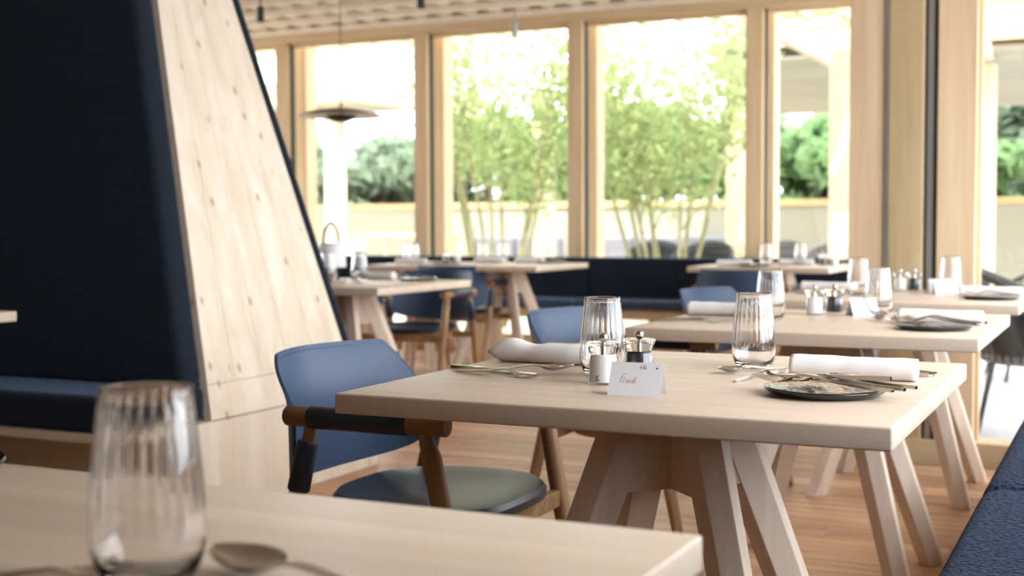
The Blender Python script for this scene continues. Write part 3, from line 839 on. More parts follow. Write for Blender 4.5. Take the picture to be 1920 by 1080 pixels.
def chair_parts(t, mat='leather'):
    def shell(bm):
        sheet(bm, lambda u, v: shell_pt(-1 + 2 * u, v), 48, 12, 0.007)
    sh = obj('backrest', mesh('chair_shell', shell, mat, True), t)
    def stitches(bm):
        N = 150
        pts = []
        for k in range(N + 1):
            s = -0.93 + 1.86 * k / N
            for side in (1,):
                p = shell_pt(s, 0.962)
                q = shell_pt(s + 0.006, 0.962)
                n = Vector((1, 0, 0)) if abs(s) < 0.6 else Vector((1, -math.copysign(0.8, s), 0)).normalized()
                tube(bm, [p + n * 0.0036, q + n * 0.0036], 0.0011, 5)
    obj('stitching', mesh('chair_stitching', stitches, 'stitch'), sh)
    for sy in (-1, 1):
        y = 0.283 * sy
        ar = obj('armrest', mesh('chair_arm_%d' % sy, lambda bm: tube(bm, [(-0.208, y, 0.632), (-0.205, y, 0.632), (0.175, y, 0.632), (0.178, y, 0.632)], [0.019, 0.0215, 0.0215, 0.019], 20), 'oak_x', True), t)
        obj('arm_sleeve', mesh('chair_armsleeve_%d' % sy, lambda bm: tube(bm, [(-0.15, y, 0.632), (-0.145, y, 0.632), (0.085, y, 0.632), (0.09, y, 0.632)], [0.0215, 0.0245, 0.0245, 0.0215], 20), 'leather_dark', True), ar)
        obj('leg', mesh('chair_frontleg_%d' % sy, lambda bm: tube(bm, [(0.128, y, 0.618), (0.13, y, 0.60), (0.142, y, 0.565), (0.178, y * 0.99, 0.38), (0.25, y * 0.965, 0.0)], [0.014, 0.016, 0.0205, 0.021, 0.014], 16), 'oak', True), t)
        lg = obj('leg', mesh('chair_rearleg_%d' % sy, lambda bm: tube(bm, [(-0.148, y, 0.618), (-0.152, y, 0.59), (-0.165, y, 0.55), (-0.20, y * 0.99, 0.40), (-0.30, y * 0.95, 0.0)], [0.013, 0.014, 0.0185, 0.0195, 0.013], 16), 'oak', True), t)
        obj('leg_sleeve', mesh('chair_legsleeve_%d' % sy, lambda bm: tube(bm, [(-0.1555, y, 0.582), (-0.156, y, 0.578), (-0.1815, y * 0.995, 0.478), (-0.1825, y * 0.995, 0.474)], [0.019, 0.0225, 0.0245, 0.0225], 16), 'leather_dark', True), lg)
    def outline(z, ins):
        pts = []
        for k in range(40):
            a = 2 * PI * k / 40
            c, s = math.cos(a), math.sin(a)
            n = 3.4
            x = (abs(c) ** (2 / n)) * math.copysign(1, c) * (0.212 - ins)
            y = (abs(s) ** (2 / n)) * math.copysign(1, s) * ((0.232 if c > 0 else 0.232 - 0.03 * abs(c)) - ins)
            pts.append(Vector((x + 0.005, y, z(x, y) if callable(z) else z)))
        return pts
    def pad(bm):
        dish = lambda x, y: 0.452 - 0.012 * (1 - (x / 0.2) ** 2) * (1 - (y / 0.22) ** 2) - 0.10 * max(0, x - 0.1) ** 1.6 * 4
        rows = [(outline(lambda x, y: dish(x, y) - 0.034, 0.02)), (outline(lambda x, y: dish(x, y) - 0.03, 0.002)), (outline(lambda x, y: dish(x, y) - 0.012, 0.0)), (outline(lambda x, y: dish(x, y) - 0.002, 0.008))]
        for ins in (0.03, 0.07, 0.12, 0.17):
            rows.append(outline(lambda x, y: dish(x, y), ins))
        rings = [[bm.verts.new(p) for p in r] for r in rows]
        for a, b in zip(rings, rings[1:]):
            for k in range(40):
                f = bm.faces.new((a[k], a[(k + 1) % 40], b[(k + 1) % 40], b[k])); f.smooth = True
        bm.faces.new(list(reversed(rings[0]))); bm.faces.new(rings[-1]).smooth = True
    obj('seat', mesh('chair_seat', pad, 'leather_dark', True), t)
    def frame(bm):
        prism(bm, outline(0.375, 0.026), outline(lambda x, y: 0.414 - 0.10 * max(0, x - 0.1) ** 1.6 * 4, 0.016))
    obj('seat_frame', mesh('chair_seatframe', frame, 'oak_x', True), t)
    obj('rail', mesh('chair_front_rail', lambda bm: box(bm, 0.155, 0.185, -0.275, 0.275, 0.362, 0.402, 0.003, 1), 'oak_x'), t)
    obj('rail', mesh('chair_rear_rail', lambda bm: box(bm, -0.215, -0.19, -0.275, 0.275, 0.365, 0.40, 0.003, 1), 'oak_x'), t)

def chair(x, y, rz, label):
    t = thing('leather_armchair', label, 'chair', (x, y, 0), rz, 'blue leather armchairs')
    chair_parts(t)
    return t
chair(-1.40, 2.55, 0, 'blue leather armchair with oak frame at the sharp table with the name card')
chair(-1.415, 3.90, 0, 'blue leather armchair whose back rises behind the left glass of the sharp table')
chair(-1.385, 5.38, math.radians(-12), 'blue leather armchair at the third table, its back seen left of the right glass')
chair(-3.78, 6.62, -PI / 2, 'blue leather armchair facing the camera behind the table beside the booth panel')
chair(-4.2, 8.07, PI / 2, 'blue leather armchair with its back to camera at the long window table')
chair(-2.15, 7.95, PI / 2, 'blue leather armchair with its back to camera at the small table beside the timber post')

# ------------------------------------------------------------------ tableware
def tumbler_fn(bm):
    n = 144
    def rib(z): return 0.011 * max(0, min(1, (z - 0.045) / 0.02))
    outer = [(0.0, 0.0), (0.024, 0.0), (0.030, 0.0012), (0.0352, 0.006), (0.0395, 0.015), (0.0422, 0.027), (0.0433, 0.038), (0.0431, 0.048), (0.0422, 0.062),
             (0.0408, 0.08), (0.0388, 0.10), (0.0366, 0.12), (0.0346, 0.137), (0.0337, 0.1455), (0.0333, 0.147)]
    inner = [(0.0326, 0.147), (0.0322, 0.1455), (0.033, 0.137), (0.035, 0.12), (0.0372, 0.10), (0.0392, 0.08), (0.0406, 0.062), (0.0414, 0.048), (0.0415, 0.038), (0.0402, 0.027), (0.0372, 0.017), (0.031, 0.0095), (0.022, 0.0068), (0.0, 0.006)]
    rings = []
    for idx, (r, z) in enumerate(outer + inner):
        inn = idx >= len(outer)
        if r == 0: rings.append([bm.verts.new((0, 0, z))]); continue
        ring = []
        for k in range(n):
            a = 2 * PI * k / n
            fade = 1.0 if z < 0.125 else max(0.0, (0.146 - z) / 0.021)
            w = rib(z) * fade * math.cos(24 * a) * (1.0 if inn else 0.0)
            ring.append(bm.verts.new((r * (1 + w) * math.cos(a), r * (1 + w) * math.sin(a), z)))
        rings.append(ring)
    for a, b in zip(rings, rings[1:]):
        for k in range(n):
            k2 = (k + 1) % n
            if len(a) == 1: f = bm.faces.new((a[0], b[k], b[k2]))
            elif len(b) == 1: f = bm.faces.new((a[k], a[k2], b[0]))
            else: f = bm.faces.new((a[k], a[k2], b[k2], b[k]))
            f.smooth = True
TZ = 0.7502
def tumbler(x, y, label, z=TZ):
    o = obj('tumbler', mesh('tumbler', tumbler_fn, 'glass'), None, (x, y, z), (0, 0, 0.07))
    return tag(o, label, 'glass', 'ribbed water glasses')

def strip(bm, st, nv=6):
    """st: (x, halfwidth, z, cup, thickness)."""
    T, B = [], []
    for x, w, z, c, th in st:
        T.append([bm.verts.new((x, w * (2 * j / nv - 1), z + c * (2 * j / nv - 1) ** 2 + th / 2)) for j in range(nv + 1)])
        B.append([bm.verts.new((x, w * (2 * j / nv - 1), z + c * (2 * j / nv - 1) ** 2 - th / 2)) for j in range(nv + 1)])
    for i in range(len(st) - 1):
        for j in range(nv):
            bm.faces.new((T[i][j], T[i + 1][j], T[i + 1][j + 1], T[i][j + 1]))
            bm.faces.new((B[i][j], B[i][j + 1], B[i + 1][j + 1], B[i + 1][j]))
        bm.faces.new((T[i][0], B[i][0], B[i + 1][0], T[i + 1][0]))
        bm.faces.new((T[i][nv], T[i + 1][nv], B[i + 1][nv], B[i][nv]))
    for r, rr in ((T[0], B[0]), (T[-1], B[-1])):
        for j in range(nv):
            bm.faces.new((r[j], r[j + 1], rr[j + 1], rr[j]))

HANDLE = [(0.0, 0.0042, 0.0028, 0, 0.0042), (0.04, 0.0040, 0.0040, 0, 0.004), (0.08, 0.0034, 0.0075, 0, 0.0038), (0.105, 0.0030, 0.0115, 0, 0.0036), (0.122, 0.0028, 0.0135, 0, 0.0034), (0.134, 0.0030, 0.0125, 0, 0.003)]
def spoon_fn(bm):
    st = list(HANDLE)
    for k in range(13):
        f = k / 12
        x = 0.142 + 0.06 * f
        w = 0.0038 + 0.0195 * max(0, math.sin(PI * min(1, 0.08 + 0.92 * f) ** 0.85)) if f < 1 else 0.003
        w = max(w, 0.003)
        z = 0.0085 - 0.0072 * math.sin(PI * (f ** 0.8)) + 0.0045 * f
        st.append((x, w, z, 0.0095 * math.sin(PI * min(1, 0.15 + 0.8 * f)), 0.0014))
    strip(bm, st, 8)
def fork_fn(bm):
    st = list(HANDLE)
    for f, w, z in ((0.0, 0.005, 0.0085), (0.3, 0.0098, 0.0045), (0.65, 0.0118, 0.0022), (1.0, 0.0122, 0.0022)):
        st.append((0.142 + 0.022 * f, w, z, 0.001, 0.0018))
    strip(bm, st, 4)
    for k in range(4):
        yc = -0.0096 + 0.0064 * k
        st = [(0.162, 0.0021, 0.0022, 0, 0.0018), (0.176, 0.0019, 0.0034, 0, 0.0017), (0.19, 0.0016, 0.0064, 0, 0.0015), (0.2, 0.0009, 0.0098, 0, 0.001)]
        v0 = len(bm.verts)
        strip(bm, st, 2)
        bm.verts.ensure_lookup_table()
        for v in bm.verts[v0:]: v.co.y += yc
def knife_fn(bm):
    strip(bm, [(0.0, 0.0048, 0.004, 0, 0.007), (0.05, 0.0052, 0.004, 0, 0.0075), (0.11, 0.005, 0.004, 0, 0.007), (0.113, 0.0045, 0.004, 0, 0.0045), (0.118, 0.0078, 0.0038, 0, 0.002), (0.16, 0.0092, 0.0036, 0, 0.0018), (0.195, 0.0088, 0.0034, 0, 0.0016), (0.212, 0.0055, 0.0032, 0, 0.0014), (0.22, 0.0012, 0.003, 0, 0.001)], 4)
CUT = {'spoon': spoon_fn, 'fork': fork_fn, 'knife': knife_fn}
def cutlery(kind, a, direction, label, z=TZ, length=1.0, tilt=0.0, rollx=0.0):
    """a = handle end (x, y); direction in degrees of handle -> tip."""
    nm = {'spoon': 'table_spoon', 'fork': 'table_fork', 'knife': 'table_knife'}[kind]
    o = obj(nm, mesh('cutlery_' + kind, CUT[kind], 'steel', True), None, (a[0], a[1], z), (0, 0, 0), (length, length, length))
    o.rotation_mode = 'XYZ'
    o.rotation_euler = (Matrix.Rotation(math.radians(direction), 4, 'Z') @ Matrix.Rotation(math.radians(-tilt), 4, 'Y') @ Matrix.Rotation(math.radians(rollx), 4, 'X')).to_euler()
    return tag(o, label, kind, 'steel cutlery')

def plate_fn(bm):
    n = 180
    prof = [(0, 0.004), (0.06, 0.0), (0.082, 0.001), (0.094, 0.005), (0.0995, 0.0098), (0.1005, 0.0122), (0.0995, 0.0138), (0.097, 0.0136)]
    prof += [(0.0945 - 0.0027 * k, 0.0128 - 0.0018 * min(1, k / 9)) for k in range(34)] + [(0, 0.011)]
    rings = []
    for idx, (r, z) in enumerate(prof):
        if r == 0: rings.append([bm.verts.new((0, 0, z))]); continue
        ring = []
        for k in range(n):
            a = 2 * PI * k / n
            rr = r * (1 + 0.012 * math.sin(3 * a + 1) + 0.008 * math.sin(7 * a))
            x, y = rr * math.cos(a), rr * math.sin(a)
            dz = 0.0012 * math.sin(2 * a) if r > 0.09 else 0
            if idx > 7: dz += 0.0005 * noise.noise(Vector((x * 170, y * 170, 0.3))) + 0.00022 * noise.noise(Vector((x * 420, y * 420, 2.0)))
            ring.append(bm.verts.new((x, y, z + dz)))
        rings.append(ring)
    for a, b in zip(rings, rings[1:]):
        for k in range(n):
            k2 = (k + 1) % n
            if len(a) == 1: f = bm.faces.new((a[0], b[k], b[k2]))
            elif len(b) == 1: f = bm.faces.new((a[k], a[k2], b[0]))
            else: f = bm.faces.new((a[k], a[k2], b[k2], b[k]))
            f.smooth = True
def plate(x, y, label, rz=0.0):
    o = obj('stoneware_plate', mesh('plate', plate_fn, 'plate'), None, (x, y, TZ), (0, 0, rz))
    return tag(o, label, 'plate', 'black stoneware plates')

def napkin_fn(peak, L=0.225):
    def fn(bm):
        turns, N, nx = 2.6, 90, 26
        th = 0.0042
        rows = []
        for i in range(nx + 1):
            f = i / nx
            x = L * f
            ring_o, ring_i = [], []
            for k in range(N + 1):
                a = 2 * PI * turns * k / N
                r = 0.0055 + 0.0165 * k / N
                sy, sz = 1.38, 0.98
                bump = 1 + 0.03 * math.sin(9 * f + 3 * a / PI) + 0.02 * math.sin(23 * f + a)
                if peak:
                    pk = math.exp(-((f - 0.21) / 0.10) ** 2) * 0.38 + math.exp(-((f - 0.08) / 0.10) ** 2) * 0.1 - 0.12 * math.exp(-((f - 0.43) / 0.09) ** 2)
                    edge = min(1.0, 0.35 + f * 6.5)
                else:
                    pk = -0.05 * f; edge = 1.0
                a2 = a - 3.62 * PI
                for lst, rr in ((ring_o, r + th / 2), (ring_i, r - th / 2)):
                    yy = math.cos(a2) * rr * sy * bump * (0.75 + 0.25 * edge)
                    zz = math.sin(a2) * rr * sz * bump * edge
                    if zz > 0: zz *= 1 + pk
                    lst.append(Vector((x, yy, max(zz + 0.0205, 0.0006 + (0.0208 - rr if rr < 0.0208 else 0) * 0.0))))
            rows.append((ring_o, ring_i))
        VO = [[bm.verts.new(p) for p in ro] for ro, ri in rows]
        VI = [[bm.verts.new(p) for p in ri] for ro, ri in rows]
        for i in range(nx):
            for k in range(N):
                bm.faces.new((VO[i][k], VO[i + 1][k], VO[i + 1][k + 1], VO[i][k + 1])).smooth = True
                bm.faces.new((VI[i][k], VI[i][k + 1], VI[i + 1][k + 1], VI[i + 1][k])).smooth = True
            for k in (0, N):
                bm.faces.new((VO[i][k], VI[i][k], VI[i + 1][k], VO[i + 1][k]))
        for i in (0, nx):
            for k in range(N):
                bm.faces.new((VO[i][k], VO[i][k + 1], VI[i][k + 1], VI[i][k]))
    return fn
def napkin(x, y, rz, label, peak=False):
    o = obj('rolled_napkin', mesh('napkin_%d' % peak, napkin_fn(peak), 'cloth'), None, (x, y, TZ), (0, 0, math.radians(rz)))
    return tag(o, label, 'napkin', 'white rolled napkins')

def mill(x, y, kind, where, rz=0.0, emblem=False):
    lab = {'salt': 'clear salt mill with white salt, ', 'pepper': 'clear pepper mill with black pepper, '}[kind] + where
    t = thing(kind + '_mill', lab, 'mill', (x, y, TZ), rz, kind + ' mills')
    obj('body', mesh('mill_body', lambda bm: lathe(bm, [(0.0, 0.0), (0.0265, 0.0), (0.0275, 0.0012), (0.0268, 0.025), (0.0262, 0.047), (0.0245, 0.0502), (0.0225, 0.0504), (0.0225, 0.0496), (0.0238, 0.047), (0.0246, 0.025), (0.0252, 0.004), (0.0, 0.004)], 40), 'clear_shell', True), t)
    obj('filling', mesh('mill_fill_' + kind, lambda bm: lathe(bm, [(0, 0.0044), (0.0249, 0.0044), (0.0243, 0.025), (0.0234, 0.0468), (0.0222, 0.0495), (0.0222, 0.0535), (0, 0.0535)], 40), kind, True), t)
    obj('lid', mesh('mill_lid', lambda bm: lathe(bm, [(0.0, 0.0538), (0.0232, 0.0538), (0.0240, 0.0545), (0.0262, 0.062), (0.0292, 0.0705), (0.0302, 0.0726), (0.0296, 0.0745), (0.0275, 0.075), (0.0, 0.075)], 40), 'acrylic', True), t)
    obj('spindle', mesh('mill_spindle', lambda bm: tube(bm, [(0, 0, 0.0545), (0, 0, 0.0746)], 0.003, 10), 'steel', True), t)
    def knob(bm):
        bmesh.ops.create_uvsphere(bm, u_segments=20, v_segments=14, radius=0.0086, matrix=Matrix.Translation((0, 0, 0.0832)))
    obj('knob', mesh('mill_knob', knob, 'steel', True), t)
    if emblem:
        def emb(bm):
            def P(u, v): # wrap onto the cylinder front (-y side)
                a = -PI / 2 + u / 0.0272
                return Vector((0.0276 * math.cos(a), 0.0276 * math.sin(a), v))
            for (u, v, w, h) in ((-0.0115, 0.0075, 0.008, 0.0022), (-0.0105, 0.0102, 0.0058, 0.0012), (-0.0112, 0.0118, 0.0012, 0.0036), (-0.0098, 0.0118, 0.0012, 0.003), (-0.0084, 0.0118, 0.0012, 0.0036), (-0.0112, 0.0152, 0.0048, 0.0014), (-0.0068, 0.013, 0.0012, 0.0034), (-0.0068, 0.0165, 0.0024, 0.001)):
                n = 4
                a = [P(u + w * i / n, v) for i in range(n + 1)]; b = [P(u + w * i / n, v + h) for i in range(n + 1)]
                va = [bm.verts.new(p) for p in a]; vb = [bm.verts.new(p) for p in b]
                for i in range(n): bm.faces.new((va[i], va[i + 1], vb[i + 1], vb[i]))
        obj('emblem', mesh('mill_emblem', emb, 'emblem'), t)
    return t

CW, CH, CD = 0.0895, 0.0535, 0.026
def card_fn(bm):
    th = 0.0004
    for sgn in (-1, 1):
        prism(bm, [Vector((0, CD * sgn, 0)), Vector((CW, CD * sgn, 0)), Vector((CW, 0, CH)), Vector((0, 0, CH))],
              [Vector((0, CD * sgn - th * sgn * 1.1, 0)), Vector((CW, CD * sgn - th * sgn * 1.1, 0)), Vector((CW, 0, CH - th * 2)), Vector((0, 0, CH - th * 2))])
def card(x, y, rz, label, writing=False):
    t = thing('place_card', label, 'card', (x, y, TZ), math.radians(rz), 'folded white place cards')
    obj('folded_card', mesh('card', card_fn, 'paper'), t)
    if writing:
        def cp(px, py):   # crop pixels of the photographed card -> card plane
            u = (px - (390 - 72 * (py - 525) / 415)) / 765.0
            v = 1 - (py - (525 + 20 * u)) / 417.0
            n = Vector((0, -CH, CD)).normalized()
            return Vector((u * CW, -CD * (1 - v), CH * v)) + Vector((0, -0.0001, 0.00005))
        def ink(strokes, r):
            def fn(bm):
                for s in strokes: tube(bm, [cp(*p) for p in s], r, 6)
            return fn
        name = [[(604, 676), (575, 674), (552, 690), (535, 722), (520, 760), (508, 786)], [(530, 731), (560, 722), (585, 720)],
                [(553, 788), (560, 765), (566, 748), (575, 752), (590, 744)],
                [(640, 752), (622, 748), (603, 760), (600, 778), (612, 786), (630, 776), (642, 754), (640, 775), (648, 788)],
                [(662, 790), (670, 768), (674, 754), (680, 762), (692, 753), (700, 762), (697, 780), (700, 792)],
                [(726, 722), (718, 755), (710, 796)], [(762, 720), (738, 742), (716, 760), (730, 772), (748, 800)]]
        num = [[(798, 612), (815, 598), (832, 570), (826, 598), (818, 622)], [(842, 612), (858, 594), (870, 572), (864, 600), (858, 620)],
               [(905, 568), (886, 588), (876, 608), (882, 622), (896, 620), (904, 606), (894, 598), (880, 606)]]
        obj('handwriting', mesh('card_name', ink(name, 0.0003), 'red_ink', True), t)
        obj('handwriting', mesh('card_number', ink(num, 0.0003), 'red_ink', True), t)
        def dot(bm):
            c = cp(1055, 611)
            bmesh.ops.create_uvsphere(bm, u_segments=10, v_segments=6, radius=0.0015, matrix=Matrix.Translation(c))
        obj('ink_dot', mesh('card_dot', dot, 'black_ink', True), t)

# ---- sharp table (name card)
SH = ' on the sharp table'
tumbler(-0.897, 2.280, 'ribbed clear tumbler standing behind the salt and pepper mills' + SH)
tumbler(-0.669, 2.515, 'ribbed clear tumbler standing alone beside crossed spoon and fork' + SH)
mill(-0.845, 2.152, 'salt', 'beside the handwritten name card', 0.25, True)
mill(-0.806, 2.232, 'pepper', 'behind the handwritten name card')
card(-0.784, 2.036, 4.0, 'folded white place card with red handwriting and black dot', True)
plate(-0.456, 2.163, 'black textured stoneware plate holding crossed forks' + SH)
napkin(-0.567, 2.408, 0.8, 'white rolled napkin behind the black plate' + SH)
napkin(-1.200, 2.432, -2.0, 'white napkin with a peaked fold at the left end' + SH, True)
cutlery('fork', (-0.337, 2.112), 165, 'steel fork lying across the black plate, leftmost tines' + SH, TZ + 0.0150, 1.24, 0.4)
cutlery('fork', (-0.321, 2.126), 162, 'steel fork with middle tines among the three at the black plate' + SH, TZ + 0.0158, 1.15, 0.3)
cutlery('fork', (-0.308, 2.160), 165, 'steel fork nearest the napkin among three at the black plate' + SH, TZ + 0.0158, 1.12, 0.3)
cutlery('knife', (-0.345, 2.142), 172, 'steel knife resting on top of the forks on the black plate' + SH, TZ + 0.030, 0.9, -1.0)
cutlery('fork', (-0.33, 2.486), 160, 'large steel fork half hidden behind the white napkin' + SH, TZ + 0.001, 1.3, 0.0)
cutlery('spoon', (-0.323, 2.508), 163, 'steel spoon with arched handle behind the white napkin' + SH, TZ + 0.001, 1.2, 0.0)
cutlery('spoon', (-0.600, 2.520), 236, 'small steel dessert spoon with its bowl left of the right tumbler' + SH, TZ, 0.88)
cutlery('fork', (-0.636, 2.262), 75, 'small steel dessert fork in front of the right tumbler' + SH, TZ + 0.0, 0.86)
cutlery('knife', (-1.208, 2.262), -14, 'steel knife with dark handle, outermost at left edge' + SH, TZ, 1.0)
cutlery('fork', (-1.172, 2.212), -12, 'steel fork under the spoon at left edge' + SH, TZ, 0.98)
cutlery('spoon', (-1.128, 2.170), 26, 'steel soup spoon lying on top with bowl pointing right' + SH, TZ + 0.005, 1.0)
plate(-1.07, 2.685, 'black stoneware plate mostly hidden behind the left tumbler' + SH, 1.0)
cutlery('knife', (-1.168, 2.628), 12, 'steel knife lying on the hidden plate behind the left tumbler' + SH, TZ + 0.0145, 0.9)

# ---- second table
SE = ' on the second table'
tumbler(-0.699, 4.085, 'ribbed clear tumbler in front of the white card' + SE)
tumbler(-0.955, 3.775, 'ribbed clear tumbler seen half behind another glass' + SE)
mill(-0.885, 4.045, 'salt', 'second table of the row, left of its pepper mill')
mill(-0.838, 4.115, 'pepper', 'second table of the row, right of its salt mill')
card(-0.775, 4.03, 40, 'folded white place card standing behind a tumbler' + SE)
plate(-0.470, 3.600, 'black stoneware plate with blurred cutlery' + SE, 2.0)
napkin(-0.590, 3.795, -3, 'white rolled napkin behind the black plate' + SE)
napkin(-1.240, 3.890, 3, 'white rolled napkin at the left end' + SE)
cutlery('fork', (-0.355, 3.650), 160, 'steel fork on the black plate, upper one' + SE, TZ + 0.0150, 1.1)
cutlery('fork', (-0.365, 3.600), 158, 'steel fork on the black plate, lower one' + SE, TZ + 0.0150, 1.1)
cutlery('knife', (-0.36, 3.83), 150, 'steel knife sticking out behind the white napkin' + SE, TZ, 1.1)
cutlery('spoon', (-0.585, 3.73), 118, 'steel spoon lying with bowl in front of the tumbler' + SE, TZ, 0.95)
cutlery('fork', (-0.60, 3.80), 100, 'small steel fork leaning beside the tumbler' + SE, TZ, 0.9)
cutlery('fork', (-1.245, 3.60), -2, 'steel fork lying at the left end' + SE, TZ, 1.05)
cutlery('knife', (-1.235, 3.66), 0, 'steel knife lying at the left end' + SE, TZ, 1.0)

# ---- third table
TH = ' on the third table'
tumbler(-0.650, 5.45, 'ribbed clear tumbler standing before the metal door edge' + TH)
tumbler(-0.960, 5.17, 'ribbed clear tumbler in front of the big timber post' + TH)
mill(-0.862, 5.56, 'salt', 'third table of the row, against the reflecting glass')
mill(-0.808, 5.585, 'pepper', 'third table of the row, against the metal door edge')
card(-0.745, 5.52, 20, 'folded white place card standing left of a tumbler' + TH)
card(-0.700, 5.35, 25, 'second folded white place card overlapping a tumbler' + TH)
plate(-0.462, 5.07, 'black stoneware plate in front of the blurred napkin' + TH, 0.5)
napkin(-0.590, 5.25, -6, 'white rolled napkin near the right end' + TH)
napkin(-1.235, 5.41, -2, 'white rolled napkin at the left end' + TH)
cutlery('fork', (-0.35, 5.07), 165, 'steel fork on the black plate' + TH, TZ + 0.0150, 1.05)
cutlery('spoon', (-0.58, 5.27), 128, 'steel spoon left of the black plate' + TH, TZ, 0.95)
cutlery('knife', (-1.22, 5.2), 3, 'steel knife at the left end' + TH, TZ, 1.0)

# ---- foreground table
FG = ' on the blurred foreground table'
tumbler(-0.706, 0.804, 'large blurred ribbed tumbler' + FG).scale = (1.07, 1.07, 1.07)
cutlery('spoon', (-0.441, 0.821), 170.6, 'dark shining spoon right of the big tumbler' + FG, TZ, 1.25)
cutlery('spoon', (-0.868, 0.723), 25, 'spoon glinting at the lower left of the big tumbler' + FG, TZ, 0.85)
plate(-1.262, 1.045, 'black stoneware plate just entering at the left picture edge' + FG)

# ---- table behind the booth panel
BP = ' on the table beside the booth'
tumbler(-3.60, 5.73, 'ribbed clear tumbler with dark reflection' + BP)
tumbler(-3.62, 5.47, 'ribbed clear tumbler almost hidden by the panel' + BP)
napkin(-3.66, 5.80, 0, 'white rolled napkin behind the tumbler' + BP)
plate(-3.25, 5.72, 'black stoneware plate near the far right corner' + BP)
cutlery('fork', (-3.15, 5.72), 170, 'steel fork on the plate at the far corner' + BP, TZ + 0.0150, 1.0)
cutlery('spoon', (-3.40, 5.50), 150, 'steel spoon right of the tumbler' + BP, TZ, 1.0)
cutlery('fork', (-3.35, 5.36), 160, 'steel fork near the front edge' + BP, TZ, 1.0)
t = thing('table_lamp', 'portable white table lamp with tan leather handle, half behind the booth panel', 'lamp', (-3.70, 5.62, TZ))
obj('base', mesh('lamp_base', lambda bm: lathe(bm, [(0, 0), (0.045, 0), (0.045, 0.012), (0.02, 0.016), (0.016, 0.07), (0, 0.07)], 24), 'tan_leather', True), t)
obj('shade', mesh('lamp_shade', lambda bm: lathe(bm, [(0, 0.065), (0.074, 0.065), (0.077, 0.07), (0.072, 0.13), (0.06, 0.18), (0.05, 0.19), (0, 0.192)], 28), 'lampshade', True), t)
obj('handle', mesh('lamp_handle', lambda bm: tube(bm, [(0.045 * math.cos(a), 0, 0.185 + 0.105 * math.sin(a)) for a in [PI * k / 14 for k in range(15)]], 0.0055, 8, squash=(0.6, 1.6)), 'tan_leather', True), t)

# ---- long window table
LW = ' on the long window table'
for x, y, lab in ((-4.335, 8.62, 'ribbed clear tumbler near the middle, left of a pair'), (-4.17, 8.62, 'ribbed clear tumbler near the middle, right of a pair'),
                  (-4.66, 8.15, 'ribbed clear tumbler at the left, right of two'), (-4.76, 8.25, 'ribbed clear tumbler at the left end, left of two')):
    tumbler(x, y, lab + LW)
mill(-4.50, 8.35, 'pepper', 'long window table, left of its salt mill')
mill(-4.43, 8.38, 'salt', 'long window table, right of its pepper mill')
napkin(-4.30, 8.42, 4, 'white rolled napkin in front of the pair of tumblers' + LW)
napkin(-4.02, 8.52, -5, 'white rolled napkin right of the pair of tumblers' + LW)
napkin(-4.74, 8.04, 10, 'white rolled napkin at the left end' + LW)
plate(-3.74, 8.52, 'black stoneware plate near the right end' + LW)
plate(-4.36, 8.08, 'black stoneware plate above the chair back' + LW)
cutlery('fork', (-3.62, 8.5), 170, 'steel fork on the plate near the right end' + LW, TZ + 0.0150)
cutlery('knife', (-4.05, 8.25), 170, 'steel knife in the middle' + LW)
cutlery('fork', (-4.55, 8.02), 10, 'steel fork at the left' + LW)

# ---- small window table by the post
SW = ' on the window table by the post'
tumbler(-2.18, 8.50, 'ribbed clear tumbler, left of a pair' + SW)
tumbler(-1.98, 8.62, 'ribbed clear tumbler, right of a pair' + SW)
mill(-1.83, 8.62, 'pepper', 'window table by the post, left of its salt mill')
mill(-1.76, 8.63, 'salt', 'window table by the post, right of its pepper mill')
napkin(-2.12, 8.62, 0, 'white rolled napkin between the tumblers' + SW)
napkin(-2.46, 8.32, 5, 'white rolled napkin at the left end' + SW)
plate(-2.20, 8.28, 'black stoneware plate at the front edge' + SW)
plate(-1.84, 8.85, 'black stoneware plate at the far right corner' + SW)
cutlery('fork', (-2.1, 8.27), 175, 'steel fork on the front plate' + SW, TZ + 0.0150)
cutlery('knife', (-2.0, 8.38), 178, 'steel knife at the front edge' + SW)

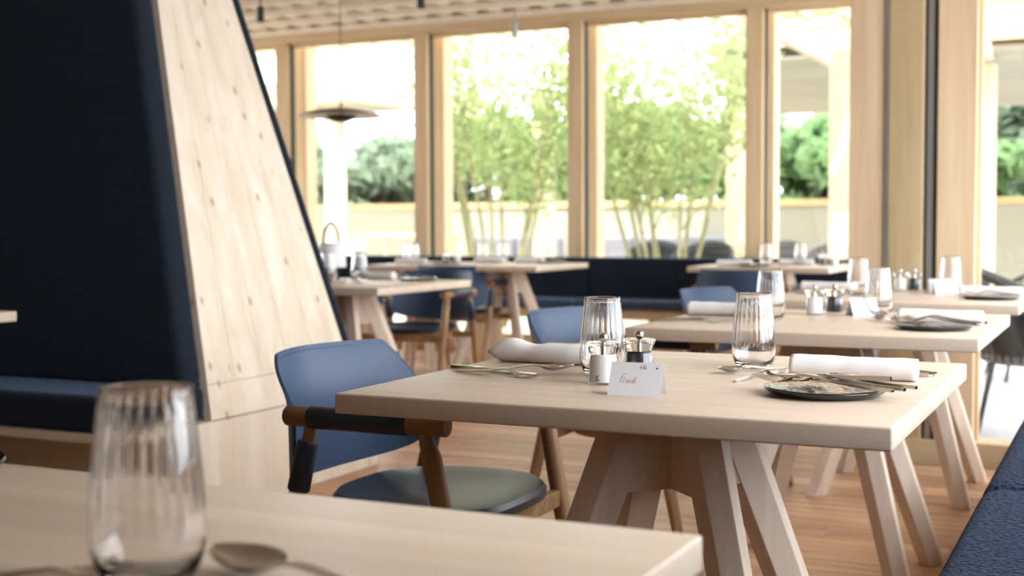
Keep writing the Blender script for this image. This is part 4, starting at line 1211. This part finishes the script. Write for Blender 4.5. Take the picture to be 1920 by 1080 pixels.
# ------------------------------------------------------------------ lamps under the ceiling
t = thing('pendant_lamp', 'wide dark disc pendant lamp on a thin black cable before the left window', 'lamp', (-5.30, 8.2, 1.835))
def disc(bm):
    n = 12
    prof = [(0.0, 0.062)] + [(0.325 * k / n, 0.062 * (1 - (k / n) ** 2)) for k in range(1, n + 1)]
    lathe(bm, prof + [(0.325, -0.003)], 56)
obj('shade', mesh('pendant_shade', disc, 'lamp_top', True), t)
def under(bm):
    n = 12
    prof = [(0.0, 0.052)] + [(0.322 * k / n, 0.054 * (1 - (k / n) ** 2) - 0.003) for k in range(1, n + 1)]
    lathe(bm, prof, 56)
obj('reflector', mesh('pendant_reflector', under, 'lamp_under', True), t)
obj('diffuser_bowl', mesh('pendant_bowl', lambda bm: lathe(bm, [(0, 0.005), (0.118, 0.005), (0.118, 0.0), (0.095, -0.025), (0.055, -0.043), (0, -0.05)], 36), 'black_metal', True), t)
obj('stem', mesh('pendant_stem', lambda bm: tube(bm, [(0, 0, 0.0), (0, 0, 0.13)], 0.008, 10), 'black_metal', True), t)
obj('cable', mesh('pendant_cable', lambda bm: tube(bm, [(0, 0, 0.12), (0, 0, 0.85)], 0.0035, 8), 'black_metal', True), t)

def spot(x, y, z, label, mat='black_metal'):
    t = thing('ceiling_spotlight', label, 'spotlight', (x, y, z), 0, 'ceiling spotlights')
    obj('housing', mesh('spot_housing_' + mat, lambda bm: lathe(bm, [(0.0, 0.052), (0.022, 0.052), (0.023, 0.0), (0.026, 0.0), (0.026, 0.11), (0.0, 0.11)], 20), mat, True), t)
    obj('lens', mesh('spot_lens', lambda bm: lathe(bm, [(0, 0.0505), (0.021, 0.0505), (0.021, 0.046), (0, 0.046)], 20), 'warm_led', True), t)
    obj('stem', mesh('spot_stem', lambda bm: tube(bm, [(0, 0, 0.11), (0, 0, 2.67 - z + 0.05)], 0.006, 8), mat, True), t)
spot(-5.72, 7.8, 2.50, 'black cylinder ceiling spotlight beside the slanted panel, far left one')
spot(-4.39, 7.8, 2.50, 'black cylinder ceiling spotlight at the top edge, middle one')
spot(-4.30, 9.10, 2.46, 'grey cylinder ceiling spotlight close to the window, right one', 'alu')
for x, y, lab in ((-1.6, 0.2, 'left end of the foreground table'), (-0.9, -0.9, 'aisle behind the camera'), (-2.6, -0.6, 'aisle before the near booth seat'), (-0.5, 1.2, 'gap before the sharp table')):
    spot(x, y, 2.50, 'black cylinder ceiling spotlight over the ' + lab)
